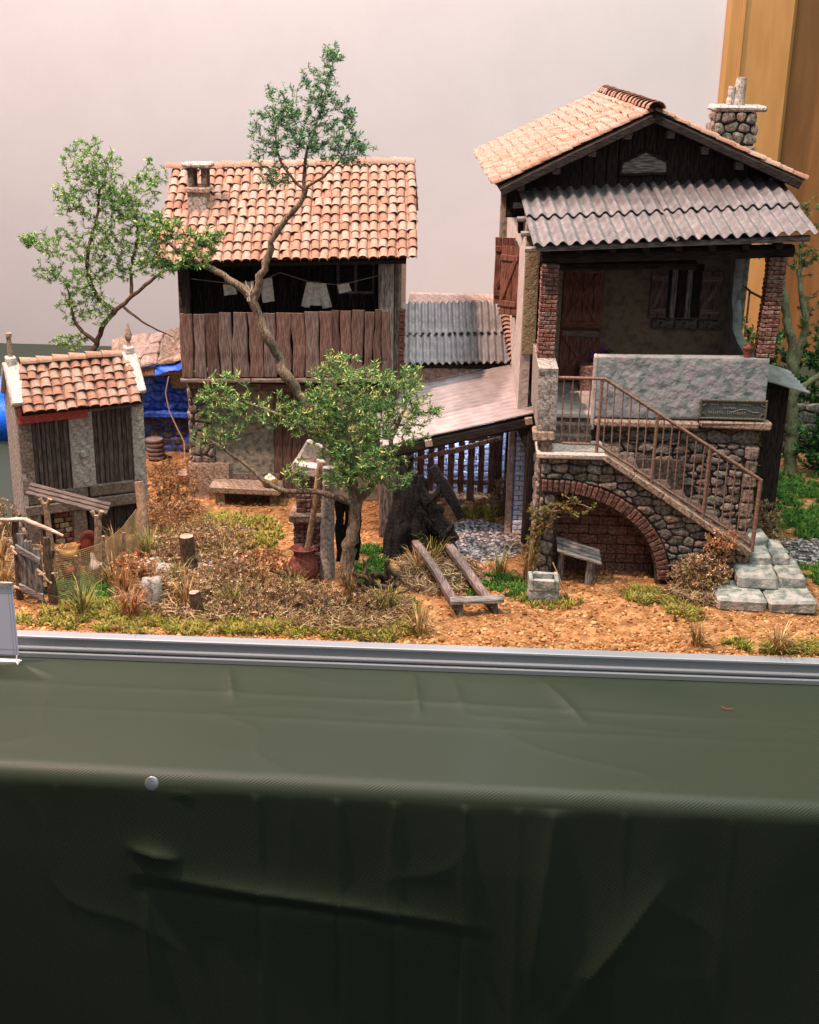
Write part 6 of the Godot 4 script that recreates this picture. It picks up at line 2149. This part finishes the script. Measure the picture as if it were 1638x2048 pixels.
func trees() -> void:
	var greens := [lin("3f6d3c"), lin("568448"), lin("6f9a54"), lin("90ae60"), lin("34603c"), lin("b8c074"), lin("628c4a"), lin("d0ca80")]
	var blues := [lin("3a6c4a"), lin("4c8056"), lin("669566"), lin("86ac78"), lin("31594a"), lin("a2bc84")]
	var clump := leaf_clump(3, 0.38, 0.085)
	# the tall tree in front: trunk, broken fork, thin leader
	var t := thing("tall_tree", "tall crooked tree with a broken fork and a bushy low crown before the barn", "tree", V(-7.9, 0, -10.3))
	var limbs := [
		[[V(-7.9, -0.3, -10.3), V(-8.7, 3.2, -10.3), V(-8.1, 6.4, -10.6), V(-7.9, 8.6, -11.0)], 0.66, 0.48, 0.95],
		[[V(-7.9, 8.3, -11.0), V(-9.0, 11.3, -12.0), V(-11.1, 14.7, -12.2), V(-13.2, 18.1, -12.0), V(-15.0, 21.4, -12.0), V(-16.6, 25.2, -12.0)], 0.47, 0.36, 2.0],
		[[V(-16.5, 24.8, -12.0), V(-15.8, 26.7, -12.0), V(-15.0, 29.5, -12.0), V(-14.2, 30.9, -12.0), V(-12.6, 32.7, -12.0), V(-12.1, 34.0, -12.0)], 0.34, 0.2, 0.86],
		[[V(-12.1, 33.8, -12.0), V(-13.6, 35.2, -11.8), V(-14.4, 37.6, -12.0), V(-13.8, 40.0, -12.0)], 0.14, 0.05, 0.2],
		[[V(-12.2, 33.8, -12.0), V(-12.2, 36.0, -12.3), V(-11.2, 39.0, -12.2), V(-10.2, 42.4, -12.0)], 0.16, 0.05, 0.2],
		[[V(-12.1, 34.0, -12.0), V(-10.6, 35.0, -11.7), V(-9.4, 36.2, -11.7), V(-8.4, 38.0, -11.8)], 0.13, 0.05, 0.2],
		[[V(-16.5, 25.2, -12.0), V(-18.7, 26.9, -12.2), V(-21.3, 27.9, -12.6), V(-23.4, 29.3, -13.0)], 0.36, 0.1, 0.5],
		[[V(-8.2, 8.2, -11.0), V(-11.1, 9.3, -10.6), V(-14.5, 9.5, -10.6), V(-17.8, 11.8, -11.0), V(-20.6, 13.5, -11.5)], 0.3, 0.1, 0.45],
		[[V(-7.8, 8.4, -11.0), V(-6.4, 10.2, -10.8), V(-5.2, 13.6, -11.2), V(-4.0, 16.5, -11.5)], 0.34, 0.12, 0.3],
		[[V(-7.9, 8.4, -11.0), V(-8.2, 12.5, -10.2), V(-9.0, 16.5, -10.4), V(-9.6, 19.0, -10.8)], 0.32, 0.12, 0.3],
		[[V(-10.2, 13.2, -12.0), V(-13.0, 15.0, -11.6), V(-16.5, 16.4, -11.5), V(-18.8, 17.0, -11.8)], 0.2, 0.08, 0.3],
	]
	var tips := in_blobs([[V(-9.6, 19.0, -11.6), V(2.6, 2.3, 2.2)], [V(-4.9, 18.4, -12.0), V(2.9, 2.4, 2.2)], [V(-11.1, 15.6, -11.5), V(3.2, 2.4, 2.4)], [V(-8.2, 12.2, -10.8), V(3.4, 2.9, 2.6)], [V(-18.8, 16.8, -11.8), V(2.8, 2.6, 1.8)], [V(-14.6, 15.9, -11.8), V(2.2, 1.8, 1.6)], [V(-4.6, 15.2, -11.6), V(3.0, 2.2, 2.0)], [V(-7.6, 15.8, -11.2), V(3.0, 2.4, 2.4)], [V(-19.5, 13.9, -11.6), V(2.6, 1.5, 1.4)], [V(-12.6, 10.6, -11.0), V(1.6, 1.6, 1.4)], [V(-7.0, 13.0, -9.6), V(3.4, 2.4, 1.6)], [V(-10.5, 17.0, -10.2), V(2.6, 2.2, 1.6)], [V(-2.6, 16.6, -11.6), V(1.8, 1.6, 1.4)], [V(-5.0, 11.2, -10.6), V(2.2, 1.8, 1.6)]], 10.0, 34)
	var low_limbs := [limbs[0], limbs[1], limbs[7], limbs[8], limbs[9], limbs[10]]
	grow(t, low_limbs, tips, M.bark_tall, 0.034, clump, greens, 5, 1.2, 0.35, 1.0, M.bark_green)
	var small := leaf_clump(3, 0.32, 0.08)
	tips = in_blobs([[V(-12.7, 38.0, -12.0), V(2.6, 2.6, 1.8)], [V(-11.0, 41.3, -12.0), V(1.9, 2.3, 1.4)], [V(-9.7, 37.6, -12.0), V(2.2, 2.0, 1.5)], [V(-14.1, 40.0, -12.0), V(1.7, 1.9, 1.3)], [V(-10.0, 43.6, -12.0), V(0.9, 1.1, 0.7)], [V(-9.2, 39.6, -12.0), V(1.3, 1.4, 1.0)], [V(-15.6, 37.6, -12.0), V(1.2, 2.2, 1.0)], [V(-8.0, 37.0, -12.0), V(1.4, 1.4, 1.0)], [V(-14.6, 34.8, -12.0), V(1.4, 1.2, 0.9)]], 18.0, 46)
	grow(t, [limbs[2], limbs[3], limbs[4], limbs[5]], tips, M.bark_tall, 0.032, small, blues, 5, 0.8, 0.35, 0.9, M.bark_green)
	tips = in_blobs([[V(-21.5, 28.4, -12.6), V(2.2, 1.2, 1.2)], [V(-20.3, 30.0, -12.5), V(1.6, 1.0, 1.0)], [V(-24.0, 30.2, -13.0), V(2.0, 1.6, 1.4)], [V(-24.5, 27.6, -13.0), V(2.0, 1.0, 1.0)]], 14.0, 36)
	grow(t, [limbs[6]], tips, M.bark_tall, 0.034, small, greens, 9, 1.3, 0.35, 1.15, M.bark_green)
	var st := Mb.new()
	for k in 7:
		stick(st, V(-16.6 + rr(-0.3, 0.3), 25.0, -12.0 + rr(-0.3, 0.3)), V(-16.8 + rr(-0.6, 0.5), 26.2 + rr(-0.3, 0.4), -12.0 + rr(-0.4, 0.4)), 0.14, 0.02, 0.05, 4)
	part(t, "broken_wood", st, M.pale_y, "splintered pale wood where the fork broke")
	# the tree behind on the left
	var g2 := [lin("5a8446"), lin("7b9f58"), lin("9ab86c"), lin("46703e"), lin("b3c67c"), lin("6a8c4a")]
	t = thing("leaning_tree", "airy light green tree leaning over behind the granary", "tree", V(-40.5, 0, -45))
	limbs = [
		[[V(-41.0, -0.3, -45), V(-40.4, 8.0, -45), V(-39.0, 13.6, -45), V(-37.4, 16.5, -45), V(-35.3, 18.4, -45), V(-32.8, 20.6, -45), V(-31.0, 21.8, -44.6)], 0.5, 0.14, 0.6],
		[[V(-36.6, 17.3, -45), V(-38.6, 18.9, -45), V(-39.4, 22.7, -45), V(-38.0, 27.4, -45), V(-37.6, 30.5, -45)], 0.26, 0.12, 0.15],
		[[V(-34.8, 18.8, -45), V(-34.8, 22.0, -45.4), V(-33.8, 25.5, -45), V(-34.2, 28.5, -45)], 0.2, 0.1, 0.25],
		[[V(-39.0, 13.8, -45), V(-41.0, 16.0, -44.6), V(-41.6, 19.5, -44.8)], 0.26, 0.08, 0.3],
		[[V(-36.0, 18.0, -45), V(-33.5, 16.2, -44.4), V(-30.4, 14.8, -44.2)], 0.16, 0.05, 2.0],
	]
	tips = in_blobs([[V(-38.2, 32.0, -45), V(3.4, 3.4, 2.4)], [V(-34.8, 29.0, -45), V(3.2, 2.9, 2.2)], [V(-42.4, 24.4, -45), V(3.6, 1.7, 1.8)], [V(-45.4, 24.6, -45), V(1.2, 0.8, 0.8)], [V(-37.2, 24.8, -45), V(3.0, 2.6, 2.2)], [V(-33.0, 26.0, -45), V(2.6, 2.8, 2.2)], [V(-41.3, 18.2, -45), V(1.9, 2.8, 1.5)], [V(-32.0, 31.2, -45), V(1.7, 2.3, 1.2)], [V(-31.2, 23.4, -45), V(2.2, 1.9, 1.6)], [V(-35.9, 22.2, -45), V(2.4, 1.9, 1.6)], [V(-41.5, 13.8, -45), V(2.4, 0.9, 1.2)], [V(-39.6, 21.0, -45), V(2.6, 2.6, 2.0)], [V(-36.4, 28.2, -45), V(2.4, 2.4, 1.8)], [V(-40.6, 28.6, -45), V(2.4, 2.6, 1.8)], [V(-38.8, 17.4, -44.6), V(2.4, 2.0, 1.4)], [V(-43.5, 21.5, -45), V(2.2, 1.6, 1.4)]], 9.0, 50)
	grow(t, limbs, tips, M.bark, 0.034, small, g2, 6, 1.1, 0.35, 1.05)
	# bare twigs behind the shed roof
	# the tree at the right edge
	var g3 := [lin("2c4a2a"), lin("3c5e30"), lin("567a3c"), lin("243f28")]
	t = thing("edge_tree", "dark green tree with bare lower stems behind the house's right side", "tree", V(37.6, 0, -50))
	limbs = [
		[[V(38.6, -0.3, -50), V(37.8, 8.0, -50), V(37.4, 12.8, -50), V(36.2, 17.3, -50), V(34.9, 21.6, -50), V(32.6, 24.6, -50)], 0.75, 0.3, 0.45],
		[[V(37.6, 12.0, -50), V(38.0, 17.0, -49.6), V(37.0, 21.5, -49.6), V(36.8, 26.5, -50)], 0.5, 0.14, 0.35],
		[[V(38.0, 9.0, -50), V(41.0, 12.0, -50), V(43.0, 16.0, -50)], 0.4, 0.14, 0.3],
	]
	tips = in_blobs([[V(38.2, 29.0, -50), V(3.6, 2.4, 2.2)], [V(37.6, 24.0, -50), V(3.4, 1.8, 2.0)], [V(42.0, 16.0, -50), V(3.0, 3.4, 2.4)], [V(42.0, 25.0, -50), V(3.0, 3.0, 2.2)], [V(33.4, 24.8, -50), V(1.4, 1.2, 1.0)], [V(38.4, 18.6, -50), V(1.6, 2.6, 1.2)]], 4.0, 24)
	grow(t, limbs, tips, M.bark_green, 0.06, clump, g3, 8, 1.8, 0.35, 1.0)
	for q in [[V(41.5, 0, -50), V(4.6, 3.0, 3.0), V(0, 3.4, 0), 90, "dark green shrub before the field wall at far right"], [V(46.0, 0, -62), V(6.0, 8.0, 4.0), V(0, 8.0, 0), 170, "tall dark green bush against the brown panel at far right"], [V(37.5, 0, -64), V(5.0, 7.0, 3.0), V(0, 7.5, 0), 150, "dark green bush behind the edge tree's stems"]]:
		var o := thing("green_bush", q[4], "bush", q[0], 0.0, "dark bushes at far right")
		bush_into(o, q[0], q[3], q[1], q[2], g3, 0.07, 12, "foliage", M.bark_green, 0.7, 0.28)

func tuft(b: Mb, at: Vector3, n: int, tall: float, spread: float, wide: float, cols: Array) -> void:
	b.colored = true
	for k in n:
		var a := rr(0, TAU)
		var out := V(cos(a), 0, sin(a))
		var s := out.cross(Vector3.UP) * wide * rr(0.6, 1.2)
		var h := tall * rr(0.5, 1.1)
		var lean := spread * rr(0.1, 1.0)
		var p0 := at + out * rr(0.0, spread * 0.25) + V(0, -0.1, 0)
		var p1 := p0 + out * lean * 0.25 + V(0, h * 0.55, 0)
		var p2 := p0 + out * lean * 0.65 + V(0, h * 0.9, 0)
		var p3 := p0 + out * lean * rr(0.9, 1.3) + V(0, h * rr(0.8, 1.1), 0)
		b.col = cols[rng.randi() % cols.size()] * rr(0.8, 1.2)
		b.quad(p0 - s, p0 + s, p1 + s * 0.8, p1 - s * 0.8)
		b.quad(p1 - s * 0.8, p1 + s * 0.8, p2 + s * 0.5, p2 - s * 0.5)
		b.tri(p2 - s * 0.5, p2 + s * 0.5, p3)

func plants() -> void:
	var straw := [lin("9c7c4e"), lin("b5945f"), lin("7d6038"), lin("c4a877"), lin("8a5f3a")]
	var red_straw := [lin("8e5a38"), lin("a87048"), lin("744628"), lin("b98a5c")]
	var olive := [lin("6f6a34"), lin("8a8040"), lin("57562c"), lin("a0925a")]
	for q in [
		[-27.4, -8.2, 80, 2.6, 1.4, red_straw, "reddish dry grass tuft left of the pale standing stone"],
		[-30.2, -16.4, 110, 3.4, 2.0, straw, "dense dry grass against the wire fence"],
		[-27.2, -16.5, 110, 3.2, 2.2, olive, "olive dry grass at the foot of the bleached stump"],
		[-25.6, -18.6, 80, 2.8, 1.8, olive, "olive grass behind the white stones"],
		[-39.6, -12.5, 110, 4.0, 1.8, straw, "tall straw grass left of the plank gate"],
		[7.0, -14.3, 90, 4.2, 1.1, straw, "upright golden grass at the left corner of the house"],
		[-8.3, -8.6, 70, 3.2, 1.0, straw, "golden grass tuft before the tall tree's trunk"],
		[-2.2, -3.2, 90, 2.6, 2.2, straw, "pale straw tuft by the rail, nearest the cart's crossbar"],
		[20.0, -2.9, 110, 1.9, 1.6, straw, "bushy straw tuft by the rail below the stair"],
		[26.4, -2.6, 130, 2.0, 2.8, straw, "wide pale straw tuft by the rail at the right end"],
		[-2.6, -15.6, 70, 2.6, 3.0, straw, "straw lying across the broken cart's shafts"],
		[4.6, -16.5, 60, 2.4, 2.4, olive, "olive grass at the edge of the grey gravel"],
		[-23.6, -10.6, 90, 2.7, 2.2, olive, "olive dry grass before the white stones"],
		[-28.9, -10.6, 90, 2.7, 2.2, straw, "pale dry grass between the netting and the standing stone"],
		[-21.8, -6.8, 90, 2.7, 2.2, straw, "straw tuft right behind the split stump"],
		[-18.0, -6.4, 90, 2.7, 2.2, olive, "olive grass tuft halfway between the split stump and the tall tree"],
		[-16.6, -11.4, 90, 2.7, 2.2, straw, "straw tuft in the scrub below the brick hearth"],
		[-13.2, -9.6, 90, 2.7, 2.2, olive, "olive grass left of the tall tree, before the clay jug"],
		[-20.4, -15.6, 90, 2.7, 2.2, olive, "olive grass behind the rightmost white stone"],
		[-24.6, -21.0, 90, 2.7, 2.2, straw, "straw grass under the reddish brown bush"],
		[-30.0, -5.0, 90, 2.7, 2.2, olive, "olive grass tuft by the rail under the plank gate"],
		[-38.2, -9.4, 90, 2.7, 2.2, straw, "straw grass just behind the caption card"],
		[-5.0, -6.6, 90, 2.7, 2.2, olive, "olive grass right of the tall tree by the root heap"],
		[-26.0, -4.6, 90, 2.7, 2.2, red_straw, "reddish grass tuft nearest the rail, below the standing stone"],
		[-1.6, -18.0, 70, 3.0, 2.0, olive, "olive grass hanging over the cart boards"]]:
		var b := Mb.new()
		tuft(b, on(q[0], q[1]), q[2], q[3], q[4], 0.05, q[5])
		single("grass_tuft", b, M.dry, q[6], "grass", on(q[0], q[1]), "dry grass tufts")
	var rust := [lin("a86a42"), lin("c08050"), lin("865434"), lin("cc9868"), lin("8f8048"), lin("d8a888")]
	var brown := [lin("8a684c"), lin("a67c56"), lin("745a42"), lin("b89468"), lin("8f8650"), lin("ccb094")]
	for q in [
		[-27.6, -29.0, 2.8, 3.4, 2.4, 3.4, 120, rust, "rust coloured bush between the granary and the barn"],
		[-26.4, -22.5, 3.2, 2.6, 2.6, 2.4, 120, rust, "reddish brown bush at the foot of the bleached stump"],
		[-21.6, -18.5, 3.6, 2.2, 2.6, 2.0, 120, brown, "brown bush beside the yard path, behind the log"],
		[-19.2, -12.0, 3.2, 1.9, 2.4, 1.8, 110, brown, "brown scrub right of the upright log"],
		[-20.2, -8.6, 3.6, 1.5, 2.2, 1.5, 110, brown, "low brown scrub behind the split stump"],
		[-14.8, -8.0, 3.4, 1.4, 2.0, 1.4, 110, brown, "low brown scrub left of the tall tree's trunk"],
		[-11.2, -7.2, 2.6, 1.3, 1.8, 1.2, 80, brown, "low twiggy scrub just before the tall tree"],
		[-24.0, -16.2, 2.8, 1.8, 2.2, 1.9, 90, brown, "brown scrub behind the upright log, beside the bleached stump"],
		[-27.2, -11.4, 2.2, 1.6, 1.8, 1.6, 80, rust, "reddish scrub between the wire netting and the white stones"],
		[-24.0, -9.2, 2.0, 1.2, 1.6, 1.1, 70, brown, "low scrub right behind the standing stone"],
		[-17.0, -5.6, 3.0, 1.0, 1.5, 0.9, 90, brown, "low dark scrub by the rail, halfway to the tall tree"],
		[-16.4, -13.8, 2.4, 1.6, 1.8, 1.5, 80, rust, "reddish scrub below the brick hearth"],
		[-6.0, -7.4, 2.2, 1.1, 1.4, 1.0, 70, brown, "low scrub right of the tall tree's foot"],
		[21.9, -13.4, 2.5, 2.0, 1.5, 2.2, 130, brown, "dense brown thorn bush against the stair wall by the steps"],
		[23.6, -14.4, 1.6, 1.6, 0.8, 5.4, 26, rust, "sparse flowering branch before the foot of the stair"],
		[29.6, -24.0, 2.0, 2.6, 1.6, 3.2, 70, brown, "twiggy brown bush right of the stair's lower post"],
		[5.6, -33.4, 1.5, 2.0, 1.4, 2.2, 60, brown, "brown bush with white flowers beside the slat fence"],
		[-41.0, -17.5, 1.6, 3.0, 1.6, 3.0, 60, brown, "brown bush at the left end of the granary"]]:
		var o := thing("dry_bush", q[8], "bush", on(q[0], q[1]), 0.0, "dry bushes in the yard")
		bush_into(o, org, q[6] * 4, V(q[2], q[3], q[4]) * 1.1, V(0, q[5] * 0.8, 0), q[7], 0.034, 4, "foliage", M.twig_brown, 0.26, 0.1)
	var vine := thing("trailing_vine", "olive vine trailing over the left end of the arch", "vine", V(8.6, 0, -14.6))
	grow(vine, [[[V(7.7, 0.0, -15.0), V(7.9, 4.0, -15.1), V(8.6, 6.6, -15.0), V(10.6, 7.6, -14.6), V(12.0, 7.3, -14.4)], 0.06, 0.04, 0.4], [[V(8.3, 0.0, -15.1), V(7.8, 3.5, -15.0), V(7.4, 6.5, -14.9)], 0.05, 0.03, 0.4]], in_blobs([[V(10.0, 7.4, -14.5), V(2.6, 1.1, 0.6)], [V(7.6, 5.8, -14.8), V(1.2, 1.8, 0.4)], [V(7.4, 3.0, -14.9), V(0.8, 1.6, 0.3)]], 0.0, 30), M.stick, 0.04, leaf_clump(3, 0.34, 0.14), [lin("6a6a34"), lin("7f7a44"), lin("8d6a3c"), lin("5a5a30")], 7, 1.4)
	var ivy := thing("climbing_ivy", "yellowish ivy climbing the dark wall right of the plaque", "ivy", V(28.4, 0, -27))
	grow(ivy, [[[V(28.2, 0, -26.8), V(28.3, 6.0, -27.0), V(28.2, 12.0, -27.0)], 0.1, 0.05, 0.3]], in_blobs([[V(28.3, 9.5, -26.8), V(0.9, 3.4, 0.5)], [V(28.6, 5.0, -26.6), V(1.2, 3.0, 0.6)]], 0.0, 46), M.stick, 0.04, leaf_clump(3, 0.36, 0.2), [lin("6d6a2c"), lin("8a7d30"), lin("4c5228"), lin("3a4226")], 8, 1.4)
	# moss and ground cover
	var moss_y := [lin("6f7a24"), lin("8a8c2e"), lin("55682a"), lin("a89c40"), lin("7a5f30"), lin("94743e"), lin("b09a5a"), lin("6a4c2c")]
	var moss_g := [lin("3f6428"), lin("54802e"), lin("2f4f24"), lin("6a8a34")]
	for q in [
		["front_moss", "yellow green moss along the rail from the gate to the tall tree", [[-24, -3.6, 11.5, 2.2], [-30.0, -5.2, 4.0, 2.0], [-13.0, -4.4, 8.0, 2.8], [-7.0, -6.6, 5.0, 3.6], [-6, -3.0, 4.5, 1.6]], moss_y, 9000],
		["pen_moss", "green moss patches on the ground of the hen pen", [[-32.0, -11.0, 3.2, 3.2], [-30.6, -8.6, 2.0, 2.0]], moss_g, 900],
		["path_moss", "green moss beside the yard path below the barn bench", [[-19.6, -23.5, 3.6, 6.0], [-22.5, -27.0, 3.2, 3.6]], moss_y, 2600],
		["tree_moss", "green moss round the stump and the tall tree", [[-7.0, -16.5, 1.6, 4.2], [-7.6, -20.6, 1.4, 2.0], [3.6, -13.6, 4.6, 2.4], [-5.5, -9.0, 3.0, 1.6]], moss_g, 2200],
		["arch_moss", "round moss patch in the sand before the arch", [[18.8, -11.2, 3.3, 2.2], [17.0, -12.6, 2.0, 1.6], [19.8, -8.4, 1.8, 1.2]], moss_y, 1500],
		["fence_moss", "yellow moss mound before the slat fence", [[3.4, -32.0, 2.2, 2.6]], moss_y, 700],
		["corner_moss", "sparse moss at the trough by the house corner", [[8.6, -10.6, 3.0, 1.4]], moss_y, 160],
		["right_lawn", "bright green moss lawn right of the stone steps", [[36.5, -33.0, 5.0, 6.0], [34.2, -18.6, 4.0, 2.6], [38.0, -44, 6.0, 5.0]], moss_g, 5000],
		["rail_moss", "mixed moss along the rail at the right end", [[26.5, -3.0, 4.5, 1.3], [33.0, -3.6, 4.0, 1.5]], moss_y, 1200]]:
		var b := Mb.new()
		tuft(b, Vector3.ZERO, 9, 0.55, 0.5, 0.05, [Color.WHITE])
		b.c = PackedColorArray()
		var mesh := commit(b, Vector3.ZERO)
		var where := []
		var tones := PackedColorArray()
		var total := 0.0
		for e in q[2]:
			total += e[2] * e[3]
		for e in q[2]:
			for k in int(q[4] * e[2] * e[3] / total):
				var a := rr(0, TAU)
				var r := pow(rng.randf(), 0.6)
				var x: float = e[0] + cos(a) * e[2] * r
				var z: float = minf(e[1] + sin(a) * e[3] * r, -1.35)
				if rough_noise.get_noise_2d(x * 0.6, z * 0.6) < -0.28 + r * 0.22:
					continue
				var s := rr(0.6, 1.3)
				where.append(Transform3D(Basis.from_euler(V(rr(-0.4, 0.4), rr(0, TAU), rr(-0.4, 0.4))).scaled(V(s, s, s)), on(x, z)))
				var c: Color = q[3][rng.randi() % q[3].size()]
				tones.append(c * rr(0.75, 1.25))
		org = Vector3.ZERO
		var o := scatter(self, q[0], mesh, M.leaf, where, tones)
		tag(o, q[1], "moss")
		o.set_meta("kind", "stuff")

	# fallen twigs and stalks
	var b3 := Mb.new()
	b3.tube(PackedVector3Array([V(-0.6, 0, 0), V(-0.1, 0.12, 0.08), V(0.3, 0.02, -0.05), V(0.7, 0.1, 0.1)]), PackedFloat32Array([0.035, 0.04, 0.03, 0.02]), 4)
	b3.tube(PackedVector3Array([V(0.0, 0.08, 0.05), V(0.2, 0.3, 0.25), V(0.3, 0.4, 0.5)]), PackedFloat32Array([0.03, 0.025, 0.015]), 4)
	var tw_mesh := commit(b3, Vector3.ZERO)
	var w2 := []
	var t2 := PackedColorArray()
	var tc := [lin("7a5a40"), lin("94765a"), lin("5c4230"), lin("a88c64"), lin("b8a078")]
	for k in 7000:
		var e: Array = [[-20.0, -9.5, 8.5, 5.5], [-25.0, -19.0, 5.0, 6.0], [-9.0, -7.0, 6.0, 4.5], [-1.0, -15.5, 4.0, 4.0], [22.0, -12.5, 3.0, 2.0], [-37.0, -13.0, 3.5, 5.0]][[0, 0, 0, 1, 1, 2, 2, 3, 4, 5][rng.randi() % 10]]
		var a := rr(0, TAU)
		var r := sqrt(rng.randf())
		var s := rr(0.5, 1.4)
		w2.append(Transform3D(Basis.from_euler(V(rr(-0.6, 0.6), rr(0, TAU), rr(-0.5, 0.5))).scaled(V(s, s, s)), on(e[0] + cos(a) * e[2] * r, minf(e[1] + sin(a) * e[3] * r, -1.5)) + V(0, rr(0.05, 0.7), 0)))
		t2.append(tc[rng.randi() % 5] * rr(0.8, 1.2))
	var o2 := scatter(self, "fallen_twigs", tw_mesh, M.pebble, w2, t2)
	tag(o2, "brown fallen twigs and stalks littering the scrubby ground", "twigs")
	o2.set_meta("kind", "stuff")
